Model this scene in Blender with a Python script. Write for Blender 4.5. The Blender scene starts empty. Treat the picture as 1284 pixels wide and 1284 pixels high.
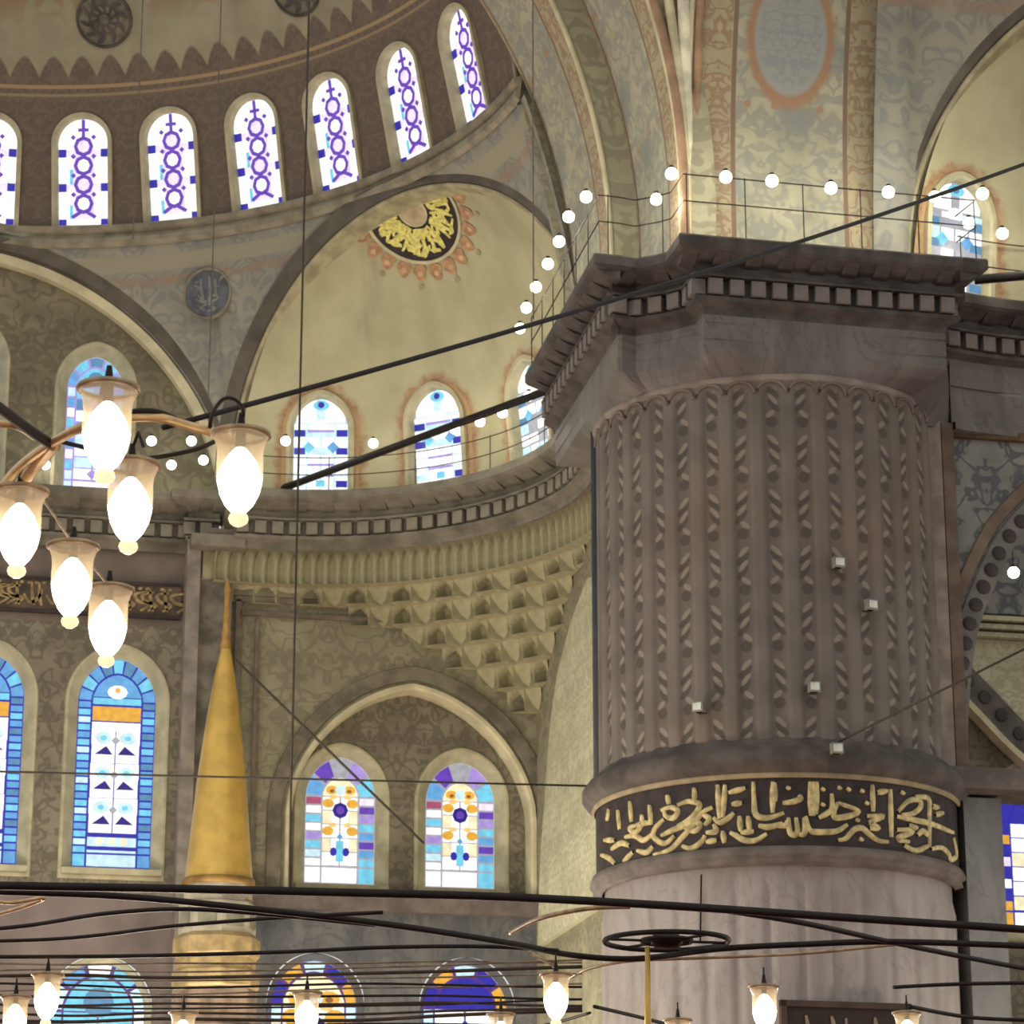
import bpy, bmesh, math, random
import numpy as np
from mathutils import Vector, Matrix, Euler
random.seed(7)
S = bpy.context.scene
COL = S.collection
PI = math.pi
cos, sin, sqrt, atan2, rad = math.cos, math.sin, math.sqrt, math.atan2, math.radians

# ------------------------------------------------------------------ camera, world, light, exposure
FPX = 3600.0
CZ = 1.6
PITCH, YAW = rad(17.0), rad(-12.0)
cam_d = bpy.data.cameras.new('camera')
cam_d.sensor_width = 36.0
cam_d.lens = FPX / 1284.0 * 36.0
cam_d.clip_end = 300
cam_d.dof.use_dof = True
cam_d.dof.focus_distance = 18.0
cam_d.dof.aperture_fstop = 8.0
cam = bpy.data.objects.new('camera', cam_d)
COL.objects.link(cam)
cam.location = (0, 0, CZ)
cam.rotation_euler = (PI / 2 + PITCH, 0, YAW)
S.camera = cam

W = bpy.data.worlds.new('hall_ambience')
S.world = W
W.use_nodes = True
bg = W.node_tree.nodes['Background']
bg.inputs[0].default_value = (.97, 0.98, 0.94, 1)
bg.inputs[1].default_value = 0.80

S.view_settings.view_transform = 'Standard'
S.view_settings.look = 'None'
S.view_settings.gamma = 1.0
S.view_settings.use_curve_mapping = False
S.view_settings.exposure = 0.0

def lamp_light(loc, power, color=(1, .86, .62), radius=.12, parent=None, name='bulb_light'):
    l = bpy.data.lights.new(name, 'POINT')
    l.energy = power; l.color = color; l.shadow_soft_size = radius
    o = bpy.data.objects.new(name, l)
    COL.objects.link(o)
    o.location = loc
    if parent is not None:
        o.parent = parent
    return o

# ------------------------------------------------------------------ pixel -> place
FW = np.array([-sin(YAW) * cos(PITCH), cos(YAW) * cos(PITCH), sin(PITCH)])
RT = np.array([cos(YAW), sin(YAW), 0.0])
UP = np.cross(RT, FW)
ORG = np.array([0, 0, CZ])
def ray(x, y): return FW + (x - 642) / FPX * RT + (642 - y) / FPX * UP
def atz(x, y, z):
    d = ray(x, y); return ORG + d * (z - CZ) / d[2]
def aty(x, y, Y):
    d = ray(x, y); return ORG + d * Y / d[1]
def atx(x, y, X):
    d = ray(x, y); return ORG + d * X / d[0]
def at_cyl(x, y, cx, cy, r):
    d = ray(x, y); a = d[0] ** 2 + d[1] ** 2; b = -2 * (d[0] * cx + d[1] * cy); c = cx * cx + cy * cy - r * r
    disc = max(b * b - 4 * a * c, 0); t = (-b - sqrt(disc)) / (2 * a); return ORG + d * t

# ------------------------------------------------------------------ shader helpers
def lin(c):
    return tuple((v / 255 / 12.92) if v / 255 <= .04045 else ((v / 255 + .055) / 1.055) ** 2.4 for v in c)
class V:
    def __init__(s, b, sock): s.b = b; s.s = sock
    def __add__(s, o): return s.b.m('ADD', s, o)
    def __radd__(s, o): return s.b.m('ADD', o, s)
    def __sub__(s, o): return s.b.m('SUBTRACT', s, o)
    def __rsub__(s, o): return s.b.m('SUBTRACT', o, s)
    def __mul__(s, o): return s.b.m('MULTIPLY', s, o)
    def __rmul__(s, o): return s.b.m('MULTIPLY', o, s)
    def __truediv__(s, o): return s.b.m('DIVIDE', s, o)
class B:
    def __init__(s, name):
        s.mat = bpy.data.materials.new(name); s.mat.use_nodes = True
        s.nt = s.mat.node_tree; s.bsdf = s.nt.nodes['Principled BSDF']
        s.uvn = None
    def n(s, t): return s.nt.nodes.new(t)
    def put(s, sock, v):
        if isinstance(v, V): s.nt.links.new(v.s, sock)
        else: sock.default_value = v
    def m(s, op, a, b=0.0, c=None):
        k = s.n('ShaderNodeMath'); k.operation = op
        s.put(k.inputs[0], a); s.put(k.inputs[1], b)
        if c is not None: s.put(k.inputs[2], c)
        return V(s, k.outputs[0])
    def uv(s):
        if s.uvn is None:
            s.uvn = s.n('ShaderNodeUVMap'); sp = s.n('ShaderNodeSeparateXYZ')
            s.nt.links.new(s.uvn.outputs[0], sp.inputs[0])
            s.u = V(s, sp.outputs[0]); s.v = V(s, sp.outputs[1])
        return s.u, s.v
    def obj(s):
        k = s.n('ShaderNodeTexCoord'); return k.outputs['Object']
    def vec(s, x, y, z=0.0):
        k = s.n('ShaderNodeCombineXYZ'); s.put(k.inputs[0], x); s.put(k.inputs[1], y); s.put(k.inputs[2], z)
        return V(s, k.outputs[0])
    def noise(s, vec, scale, detail=3, dist=0.0, rough=.55):
        k = s.n('ShaderNodeTexNoise'); s.nt.links.new(vec.s if isinstance(vec, V) else vec, k.inputs['Vector'])
        k.inputs['Scale'].default_value = scale; k.inputs['Detail'].default_value = detail
        k.inputs['Distortion'].default_value = dist; k.inputs['Roughness'].default_value = rough
        return V(s, k.outputs['Fac'])
    def voro(s, vec, scale, feat='F1', rnd=1.0):
        k = s.n('ShaderNodeTexVoronoi'); k.feature = feat
        s.nt.links.new(vec.s, k.inputs['Vector']); k.inputs['Scale'].default_value = scale
        k.inputs['Randomness'].default_value = rnd
        return V(s, k.outputs['Distance'])
    def fr(s, a): return s.m('FRACT', a)
    def ab(s, a): return s.m('ABSOLUTE', a)
    def mn(s, a, b): return s.m('MINIMUM', a, b)
    def mx(s, a, b): return s.m('MAXIMUM', a, b)
    def sn(s, a): return s.m('SINE', a)
    def sq(s, a): return s.m('SQRT', a)
    def ss(s, a, lo, hi):                       # smooth step, also with lo > hi (then falling)
        inv = lo > hi
        k = s.n('ShaderNodeMapRange'); k.interpolation_type = 'SMOOTHSTEP'
        s.put(k.inputs[0], a); k.inputs[1].default_value = min(lo, hi); k.inputs[2].default_value = max(lo, hi)
        k.inputs[3].default_value = 1.0 if inv else 0.0; k.inputs[4].default_value = 0.0 if inv else 1.0
        return V(s, k.outputs[0])
    def band(s, a, c, w, soft=.012): return s.ss(s.ab(a - c), w + soft, w)      # 1 inside |a-c|<w
    def mix(s, f, a, b):
        k = s.n('ShaderNodeMix'); k.data_type = 'RGBA'
        s.put(k.inputs[0], f)
        for sock, v in ((k.inputs[6], a), (k.inputs[7], b)):
            if isinstance(v, V): s.nt.links.new(v.s, sock)
            else: sock.default_value = (*lin(v), 1)
        return V(s, k.outputs[2])
    def out(s, colr, rough=.8, metal=0.0, bump=None, bd=.02):
        if isinstance(colr, V): s.nt.links.new(colr.s, s.bsdf.inputs['Base Color'])
        else: s.bsdf.inputs['Base Color'].default_value = (*lin(colr), 1)
        s.bsdf.inputs['Roughness'].default_value = rough; s.bsdf.inputs['Metallic'].default_value = metal
        s.bsdf.inputs['Specular IOR Level'].default_value = .25
        if bump is not None:
            k = s.n('ShaderNodeBump'); k.inputs['Distance'].default_value = bd; k.inputs['Strength'].default_value = .6
            s.nt.links.new(bump.s, k.inputs['Height']); s.nt.links.new(k.outputs[0], s.bsdf.inputs['Normal'])
        return s.mat
    def mirror(s, a, T): return s.ab(s.fr(a / T) - .5) * T
    def curls(s, u, v, T, scale=2.2, k=3.0, seed=0.0, w=.16):      # symmetric arabesque line work
        uu = s.mirror(u, T)
        vv = s.vec(uu, v, seed)
        q = s.fr(s.noise(vv, scale, 1.5, .6) * k)
        return s.ss(s.ab(q - .5), w + .07, w - .05)

MAT = {}
def plain(name, c, rough=.75, metal=0.0, var=.12, scale=3.0):
    if name in MAT: return MAT[name]
    b = B(name); o = b.obj(); n = b.noise(o, scale, 4)
    d = tuple(max(0, v * (1 - var)) for v in c); l = tuple(min(255, v * (1 + var)) for v in c)
    MAT[name] = b.out(b.mix(b.ss(n, .3, .7), d, l), rough, metal); return MAT[name]
def glow(name, c, strength=1.0):
    if name in MAT: return MAT[name]
    m = bpy.data.materials.new(name); m.use_nodes = True
    p = m.node_tree.nodes['Principled BSDF']
    p.inputs['Base Color'].default_value = (*[q * .15 for q in lin(c)], 1); p.inputs['Roughness'].default_value = .3
    nt = m.node_tree; tc = nt.nodes.new('ShaderNodeTexCoord'); nz = nt.nodes.new('ShaderNodeTexNoise')
    nz.inputs['Scale'].default_value = 9; nt.links.new(tc.outputs['Object'], nz.inputs['Vector'])
    mr = nt.nodes.new('ShaderNodeMapRange'); mr.inputs[1].default_value = .3; mr.inputs[2].default_value = .7
    mr.inputs[3].default_value = strength * .85; mr.inputs[4].default_value = strength * 1.15
    nt.links.new(nz.outputs['Fac'], mr.inputs[0]); nt.links.new(mr.outputs[0], p.inputs['Emission Strength'])
    p.inputs['Emission Color'].default_value = (*lin(c), 1)
    MAT[name] = m; return m

# ------------------------------------------------------------------ mesh helpers
def tag(o, label=None, cat=None, group=None, kind=None):
    if label: o['label'] = label
    if cat: o['category'] = cat
    if group: o['group'] = group
    if kind: o['kind'] = kind
    return o
def mesh(name, v, f, mat=None, uv=None, smooth=False):
    me = bpy.data.meshes.new(name)
    me.from_pydata([tuple(map(float, p)) for p in v], [], [tuple(int(i) for i in q) for q in f])
    if uv is not None:
        lay = me.uv_layers.new(name='UVMap')
        idx = np.empty(len(me.loops), dtype=np.int32); me.loops.foreach_get('vertex_index', idx)
        lay.data.foreach_set('uv', np.asarray(uv, dtype=np.float32)[idx].ravel())
    if smooth:
        me.polygons.foreach_set('use_smooth', [True] * len(me.polygons))
    if mat: me.materials.append(mat)
    me.update()
    return me
def put(name, me, parent=None, loc=None, rot=None, world=True):
    """link a mesh; with world=True its vertices are world places even under a parent"""
    o = bpy.data.objects.new(name, me); COL.objects.link(o)
    if loc is not None: o.location = loc
    if rot is not None: o.rotation_euler = rot
    if parent is not None:
        o.parent = parent
        if world:
            b = parent.matrix_basis.copy()
            if parent.parent is not None: b = parent.parent.matrix_basis @ parent.matrix_parent_inverse @ b
            o.matrix_parent_inverse = b.inverted()
    return o
def mk(name, v, f, mat=None, parent=None, uv=None, smooth=False, world=True):
    return put(name, mesh(name, v, f, mat, uv, smooth), parent, world=world)
def empty(name, loc=(0, 0, 0), rot=(0, 0, 0), parent=None):
    o = bpy.data.objects.new(name, None); COL.objects.link(o); o.empty_display_size = .2
    o.location = loc; o.rotation_euler = rot
    if parent is not None: o.parent = parent
    return o
def grid(nu, nv, fn, uvf=None, keep=None, close=False):
    """fn(s,t) in [0,1]^2 -> point"""
    vs, uv = [], []
    for j in range(nv + 1):
        for i in range(nu + 1):
            s, t = i / nu, j / nv
            p = fn(s, t); vs.append(p); uv.append(uvf(s, t, p) if uvf else (s, t))
    fs = []
    for j in range(nv):
        for i in range(nu):
            a = j * (nu + 1) + i; q = (a, a + 1, a + nu + 2, a + nu + 1)
            if keep is not None:
                c = tuple(sum(vs[k][d] for k in q) / 4 for d in range(3))
                if not keep(c): continue
            fs.append(q)
    return vs, fs, uv
def lathe(profile, seg=24, a0=0, a1=2 * PI, c=(0, 0, 0)):
    vs, fs = [], []
    n = len(profile); full = abs(a1 - a0 - 2 * PI) < 1e-6
    cols = seg if full else seg + 1
    for i in range(cols):
        a = a0 + (a1 - a0) * i / seg
        for r, z in profile: vs.append((c[0] + r * cos(a), c[1] + r * sin(a), c[2] + z))
    for i in range(seg):
        k = (i + 1) % cols
        for j in range(n - 1): fs.append((i * n + j, k * n + j, k * n + j + 1, i * n + j + 1))
    return vs, fs
def tube(path, r, seg=6, caps=True):
    P = [Vector(p) for p in path]; vs, fs = [], []
    rr = r if isinstance(r, (list, tuple)) else [r] * len(P)
    prev = None
    for i, p in enumerate(P):
        d = (P[min(i + 1, len(P) - 1)] - P[max(i - 1, 0)]).normalized()
        ref = Vector((0, 0, 1)) if abs(d.z) < .9 else Vector((1, 0, 0))
        a = d.cross(ref).normalized(); b = a.cross(d).normalized()
        for k in range(seg):
            t = 2 * PI * k / seg
            q = p + (a * cos(t) + b * sin(t)) * rr[i]; vs.append(tuple(q))
    for i in range(len(P) - 1):
        for k in range(seg):
            fs.append((i * seg + k, i * seg + (k + 1) % seg, (i + 1) * seg + (k + 1) % seg, (i + 1) * seg + k))
    if caps:
        fs.append(tuple(range(seg))[::-1]); fs.append(tuple((len(P) - 1) * seg + k for k in range(seg)))
    return vs, fs
def box(cx, cy, cz, sx, sy, sz):
    v = [(cx + a * sx / 2, cy + b * sy / 2, cz + c * sz / 2) for a in (-1, 1) for b in (-1, 1) for c in (-1, 1)]
    return v, [(0, 1, 3, 2), (4, 6, 7, 5), (0, 4, 5, 1), (2, 3, 7, 6), (0, 2, 6, 4), (1, 5, 7, 3)]
def join(parts):
    V_, F_ = [], []
    for v, f in parts:
        k = len(V_); V_ += list(v); F_ += [tuple(i + k for i in q) for q in f]
    return V_, F_
def flat_holes(name, outer, holes, to3, mat, parent=None):
    """flat sheet with holes; polygons are 2D, to3 maps them into the room, uv = 2D place in metres"""
    bm = bmesh.new(); edges = []
    for loop in [outer] + holes:
        vs = [bm.verts.new((p[0], p[1], 0)) for p in loop]
        for i in range(len(vs)): edges.append(bm.edges.new((vs[i], vs[(i + 1) % len(vs)])))
    bmesh.ops.triangle_fill(bm, use_beauty=True, use_dissolve=False, edges=edges, normal=(0, 0, 1))
    bm.verts.ensure_lookup_table(); bm.verts.index_update()
    v2 = [(v.co.x, v.co.y) for v in bm.verts]; fs = [tuple(v.index for v in f.verts) for f in bm.faces]
    bm.free()
    return mk(name, [to3(*p) for p in v2], fs, mat, parent, uv=v2)
def catmull(pts, n=8):
    P = [np.array(p, float) for p in pts]; out = []
    if len(P) < 3: return [tuple(P[0] + (P[-1] - P[0]) * t / n) for t in range(n + 1)]
    for i in range(len(P) - 1):
        a, b, c, d = P[max(i - 1, 0)], P[i], P[i + 1], P[min(i + 2, len(P) - 1)]
        for k in range(n):
            t = k / n
            out.append(tuple(.5 * ((2 * b) + (c - a) * t + (2 * a - 5 * b + 4 * c - d) * t * t + (3 * b - a - 3 * c + d) * t ** 3)))
    out.append(tuple(P[-1])); return out
def copy_part(o, parent, loc=None, rot=None, scale=None):
    c = o.copy(); COL.objects.link(c); c.parent = parent
    if parent is not None: c.matrix_parent_inverse = Matrix()
    if loc is not None: c.location = loc
    if rot is not None: c.rotation_euler = rot
    if scale is not None: c.scale = scale
    return c
def copy_tree(o, parent=None):
    c = o.copy(); COL.objects.link(c); c.parent = parent
    for ch in [k for k in bpy.data.objects if k.parent == o]: copy_tree(ch, c)
    return c

# ------------------------------------------------------------------ surface materials
def mat_dome():
    b = B('painted_dome'); u, v = b.uv()          # u metres along ring, v = height above sill
    n = b.noise(b.vec(u, v, 0), 1.1, 4)
    base = b.mix(b.ss(n, .3, .7), (140, 134, 110), (160, 153, 126))
    cur = b.curls(u, v, .885, 4.2, 3, 3.1)
    brown = b.mix(cur * .6, (104, 92, 81), (122, 106, 90))
    brown = b.mix(b.ss(b.voro(b.vec(u, v, 0), 5.0), .2, .1) * .5, brown, (134, 108, 86))
    scal = b.ab(b.sn(u * (PI / .59))) * .34
    edge = v - scal
    c = b.mix(b.ss(edge, 2.62, 2.70), brown, base)
    c = b.mix(b.band(v, 2.50, .025) * .8, c, (170, 145, 105))
    c = b.mix(b.band(v, 2.36, .018) * .7, c, (160, 138, 105))
    med = b.curls(u, v, 3.5, 1.2, 3.5, 8.0) * b.ss(v, 3.4, 3.9)
    c = b.mix(med * .55, c, (140, 104, 78))
    # roses between the windows
    fu = (b.fr(u / 1.77) - .5) * 1.77
    ros = b.sq(fu * fu + (v - 1.95) * (v - 1.95))
    c = b.mix(b.ss(ros, .17, .13) * .6, c, (96, 98, 100))
    return b.out(c, .85)
def mat_pend():
    b = B('painted_pendentive'); u, v = b.uv()
    n = b.noise(b.vec(u, v, 0), 1.3, 4)
    base = b.mix(b.ss(n, .3, .7), (132, 130, 118), (152, 148, 130))
    c = b.mix(b.curls(u, v, 1.1, 2.4, 4, 1.0) * .5, base, (112, 116, 116))
    c = b.mix(b.band(v, 4.0, .05, .05) * .6 * b.ss(b.noise(b.vec(u, v, 6), 6.0, 2), .3, .6), c, (152, 120, 92))
    c = b.mix(b.band(v, 4.3, .12, .03), c, (150, 144, 122))
    return b.out(c, .85)
def mat_exedra():
    b = B('painted_exedra'); u, v = b.uv()        # u metres along wall (0 at a window), v height over ledge
    n = b.noise(b.vec(u, v, 0), .9, 5); n2 = b.noise(b.vec(u, v * .18, 4), 2.2, 3)
    base = b.mix(b.ss(n, .3, .72), (166, 160, 126), (184, 178, 144))
    base = b.mix(b.ss(n2, .5, .75) * .35, base, (142, 136, 110))
    T = 2.25
    fu = (b.fr(u / T + .5) - .5) * T
    dy = b.mx(v - 1.1, 0.0)
    d = b.sq(fu * fu + dy * dy)
    fray = b.noise(b.vec(u, v, 2), 5.0, 3) * .32
    halo = b.ss(d + fray, 1.06, .86)
    c = b.mix(halo * .85, base, (164, 124, 92))
    c = b.mix(b.curls(u, v, .56, 3.5, 3, 9) * halo * .4, c, (122, 92, 70))
    c = b.mix(b.ss(b.ab(d - .66), .06, .02) * .5, c, (196, 170, 120))
    return b.out(c, .85)
def mat_wall(name, c1, c2, ln, T=1.2, scale=2.0, k=3.5, seed=0., f=.7):
    b = B(name); u, v = b.uv()
    n = b.noise(b.vec(u, v, seed), 1.6, 4)
    base = b.mix(b.ss(n, .3, .7), c1, c2)
    c = b.mix(b.curls(u, v, T, scale, k, seed) * f, base, ln)
    return b.out(c, .8)
def mat_soffit(med=True):
    b = B('painted_arch_soffit'); u, v = b.uv()   # u across the arch, v along it
    n = b.noise(b.vec(u, v, 0), 1.5, 4)
    base = b.mix(b.ss(n, .3, .7), (150, 146, 124), (172, 166, 140))
    c = b.mix(b.curls(u, v, 1.1, 3.4, 3.2, 5, .2) * .5, base, (124, 126, 122))
    c = b.mix(b.ss(b.noise(b.vec(u, v * .8, 3), 1.3, 3), .56, .66) * .45, c, (128, 132, 132))
    c = b.mix(b.ss(b.voro(b.vec(b.mirror(u, 1.1), v, 0), 2.2), .16, .09) * .7, c, (166, 120, 88))
    for p0 in (.12, 2.38):
        stripe = b.band(u, p0 + .28, .22, .03)
        c = b.mix(stripe * .7, c, (168, 152, 118))
        c = b.mix(stripe * b.curls(u, v, .44, 5.0, 3.0, p0) * .65, c, (138, 108, 86))
        c = b.mix(b.band(u, p0, .03, .01), c, (126, 104, 84))
        c = b.mix(b.band(u, p0 + .56, .03, .01), c, (126, 104, 84))
    if not med: return b.out(c, .85)
    du = (u - 1.52); dv = (b.fr(v / 4.6 + .696) - .5) * 4.6
    d = b.sq(du * du * 1.9 + dv * dv * .75)
    c = b.mix(b.ss(d + b.noise(b.vec(u, v, 1), 6.0, 2) * .14, 1.06, .92) * .85, c, (158, 118, 88))
    c = b.mix(b.ss(d, .80, .72), c, (150, 150, 142))
    c = b.mix(b.ss(d, .72, .6) * b.curls(u, v, .5, 7, 3, 2) * .5, c, (126, 130, 134))
    return b.out(c, .85)
def mat_shaft():
    b = B('painted_fluted_stone'); u, v = b.uv()  # u: flute number, v: metres down from the scallops
    n = b.noise(b.vec(u * .43, v, 0), 1.2, 4)
    base = b.mix(b.ss(n, .28, .72), (103, 95, 87), (121, 112, 102))
    su = (b.fr(u) - .5) * .436
    idx = b.m('FLOOR', u)
    flip = b.fr(idx * .5) * 4.0 - 1.0            # -1 / +1 on alternate flutes
    warm = b.ss(b.noise(b.vec(u * .43, v, 7), .35, 2), .5, .68)
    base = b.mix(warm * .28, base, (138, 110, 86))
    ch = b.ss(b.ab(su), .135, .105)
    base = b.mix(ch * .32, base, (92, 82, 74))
    P = .80
    s = b.fr(v / P) * P
    def leaf(cx, cz, ang, a, w):
        x = su * flip - cx; z = s - cz
        p = x * cos(ang) + z * sin(ang); q = z * cos(ang) - x * sin(ang)
        return b.ss(p * p / (a * a) + q * q / (w * w), 1.15, .7)
    dark = b.mx(b.mx(leaf(.02, .20, .8, .13, .048), leaf(.03, .40, .9, .13, .046)), leaf(.0, .64, 0, .085, .085))
    light = b.mx(leaf(.01, .10, .8, .105, .038), b.mx(leaf(.02, .305, .9, .105, .036), leaf(-.02, .52, -.7, .08, .04)))
    vis = ch * b.ss(v, .1, .2)
    c = b.mix(dark * vis * .62, base, (72, 64, 58))
    c = b.mix(light * vis * .6, c, (156, 143, 127))
    return b.out(c, .7)
def mat_marble(name, c1, c2, vein):
    b = B(name); u, v = b.uv()
    n = b.noise(b.vec(u, v * .4, 0), 1.6, 5, 1.2)
    c = b.mix(b.ss(n, .3, .7), c1, c2)
    c = b.mix(b.ss(b.ab(b.noise(b.vec(u, v * .5, 4), 1.1, 4, 2) - .5), .03, 0) * .5, c, vein)
    return b.out(c, .5)

M_SOFFL = mat_soffit(False)
M_DOME, M_PEND, M_EXE, M_SOFF, M_SHAFT = mat_dome(), mat_pend(), mat_exedra(), mat_soffit(), mat_shaft()
M_WALL = mat_wall('tiled_wall', (112, 105, 88), (134, 126, 106), (88, 82, 70), 1.0, 4.2, 3.2, 1.0, .6)
M_WALLB = mat_wall('plaster_purple_brown', (108, 96, 86), (124, 111, 99), (100, 89, 80), 2.2, 1.2, 2.0, 5.0, .4)
M_TYMP = mat_wall('tympanum_paint', (112, 105, 84), (136, 128, 102), (88, 82, 68), 1.1, 3.0, 3.0, 2.0, .5)
M_PANEL = mat_wall('carved_panel', (128, 122, 98), (148, 141, 114), (108, 102, 84), 1.3, 3.4, 3.2, 3.0, .55)
M_SPAN = mat_wall('grey_blue_spandrel', (118, 118, 112), (140, 138, 130), (80, 84, 88), 1.2, 3.6, 3.2, 6.0, .8)
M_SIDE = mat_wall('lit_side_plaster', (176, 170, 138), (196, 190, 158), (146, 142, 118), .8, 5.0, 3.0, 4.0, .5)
M_MARB = mat_marble('grey_marble', (140, 130, 124), (158, 148, 142), (132, 122, 116))
M_MARB2 = mat_marble('jamb_marble', (112, 110, 108), (132, 130, 126), (100, 98, 96))
M_DMARB = mat_marble('blue_grey_marble', (84, 84, 86), (110, 108, 106), (66, 68, 72))
M_CORN = plain('cornice_stone', (114, 108, 94), .8, 0, .15, 2)
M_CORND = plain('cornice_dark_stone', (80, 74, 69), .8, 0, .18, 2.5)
M_ARCHD = plain('dark_archivolt', (94, 87, 77), .8, 0, .12, 2)
M_ARCHL = plain('light_plaster', (196, 186, 152), .85, 0, .08, 2)
M_MUQ = plain('muqarnas_stone', (158, 150, 118), .85, 0, .10, 2.5)
M_FRAME = plain('window_plaster', (176, 168, 138), .85, 0, .08, 3)
M_GOLD = plain('gilded_metal', (204, 168, 88), .4, .35, .06, 3)
M_GOLDP = plain('gold_leaf_paint', (190, 172, 122), .5, .0, .16, 9)
M_BLACKP = plain('dark_band_ground', (58, 50, 48), .7, 0, .15, 4)
M_IRON = plain('black_iron', (34, 29, 25), .55, .2, .15, 8)
M_BRONZE = plain('bronze', (166, 142, 110), .4, .25, .15, 10)
M_WIRE = plain('grey_wire', (70, 64, 56), .7, 0, .1, 8)
M_WIREL = plain('pale_wire', (104, 98, 84), .8, 0, .1, 8)
M_CARPET = plain('red_carpet', (120, 62, 50), .95, 0, .2, 1.5)
M_STONEL = plain('pale_stone', (172, 164, 142), .8, 0, .08, 3)
M_ROUND = plain('slate_roundel', (92, 94, 98), .7, 0, .12, 5)
M_ROSE = plain('grey_rosette', (104, 98, 84), .75, 0, .2, 6)
M_RUSTB = plain('rust_border', (140, 118, 98), .85, 0, .16, 5)
M_PINK = plain('pinkish_trim', (120, 106, 97), .8, 0, .1, 3)

# ------------------------------------------------------------------ the plan (metres)
C = (0.07, 40.8)              # centre of the half dome
RD = 8.95                     # radius of its window ring
ZS = 22.0                     # sill of the ring windows
DY = 26.5                     # centre of the great dome lies at (0, DY)
EC = (5.89, 44.12)            # centre of the exedra
RE, ZE, EK = 4.72, 17.0, 1.22
NA = rad(36.0); NV = (cos(NA), sin(NA)); HV = (-sin(NA), cos(NA))
DPL = 9.0 - ((EC[0] - C[0]) * NV[0] + (EC[1] - C[1]) * NV[1])      # exedra centre -> plane of its arch
YW = 49.5                     # back wall
PX, PY, PR = 12.02, 38.57, 2.5     # great pier
ZC = 16.9                     # top edge of the cornice

# ------------------------------------------------------------------ windows of stained glass
def outline(w, h, off=0.0, n=14, pointed=0.0):
    """arched outline, counter-clockwise from bottom left... bottom right, over the head"""
    ww, base = w / 2 + off, -off
    rise = (w / 2) * (1 + pointed); sp = h - rise
    pts = [(-ww, base)]
    H = rise + off
    for i in range(n * 2 + 1):
        t = PI - PI * i / (n * 2)
        x = ww * cos(t); k = sin(t)
        if pointed: k = k * (1 - .35 * pointed) + (1 - abs(cos(t))) * .35 * pointed
        pts.append((x, sp + H * k))
    pts.append((ww, base))
    return pts
def surround(w, h, prof, mat, parent, pointed=0.0, name='surround'):
    rings = [[(x, y, z) for x, z in outline(w, h, off, pointed=pointed)] for off, y in prof]
    n = len(rings[0]); vs = [p for r in rings for p in r]; fs = []
    for a in range(len(rings) - 1):
        for i in range(n):
            k = (i + 1) % n; fs.append((a * n + i, a * n + k, (a + 1) * n + k, (a + 1) * n + i))
    return mk(name, vs, fs, mat, parent, world=False)
GL = {'white': ((255, 253, 250), 1.15), 'pink': ((242, 226, 250), 1.0), 'ice': ((206, 238, 250), .98), 'cyan': ((120, 208, 238), .95),
      'sky': ((104, 170, 226), .9), 'blue': ((48, 44, 168), .9), 'navy': ((44, 30, 128), .9), 'violet': ((108, 68, 190), .85),
      'lilac': ((176, 150, 226), .9), 'amber': ((232, 172, 62), .95), 'cream': ((250, 236, 196), 1.0), 'umber': ((150, 100, 50), .8), 'honey': ((244, 206, 130), .95), 'red': ((176, 84, 120), .85),
      'teal': ((96, 150, 190), .8), 'grey': ((176, 176, 184), .85), 'green': ((120, 190, 170), .9), 'plum': ((96, 60, 140), .8)}
def gmat(k): return glow('glass_' + k, *GL[k])
def poly_pane(pts, y, th=.012):
    n = len(pts)
    v = [(p[0], y, p[1]) for p in pts] + [(p[0], y + th, p[1]) for p in pts]
    return v, [tuple(range(n))] + [(i, n + i, n + (i + 1) % n, (i + 1) % n) for i in range(n)]
PANE = {}
def pane(parent, pts, col, y, name='pane'):
    v, f = poly_pane(pts, y)
    return mk(name, v, f, gmat(col), parent, world=False)
def rect(x0, z0, x1, z1): return [(x0, z0), (x1, z0), (x1, z1), (x0, z1)]
def disc(cx, cz, r, n=12, k=1.0): return [(cx + r * cos(2 * PI * i / n), cz + k * r * sin(2 * PI * i / n)) for i in range(n)]
def dia(cx, cz, r): return [(cx - r, cz), (cx, cz - r), (cx + r, cz), (cx, cz + r)]
def annulus(cx, cz, r0, r1, y, n=16, k=1.0):
    v, f = [], []
    for i in range(n):
        t = 2 * PI * i / n
        for r in (r0, r1): v.append((cx + r * cos(t), y, cz + k * r * sin(t)))
    for i in range(n):
        j = (i + 1) % n; f.append((2 * i, 2 * i + 1, 2 * j + 1, 2 * j))
    return v, f
def clip_arch(x, w, h, pointed=0.0):
    """height of the head at x"""
    rise = (w / 2) * (1 + pointed); sp = h - rise; q = min(abs(x) / (w / 2), 1)
    k = sqrt(max(0, 1 - q * q))
    if pointed: k = k * (1 - .35 * pointed) + (1 - q) * .35 * pointed
    return sp + rise * k
def head_pane(x0, x1, z0, w, h, pointed=0.0, n=6, inset=.0):
    xs = [x0 + (x1 - x0) * i / n for i in range(n + 1)]
    return [(x0, z0), (x1, z0)] + [(x, max(clip_arch(x, w, h, pointed) - inset, z0 + .001)) for x in reversed(xs)]

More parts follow.
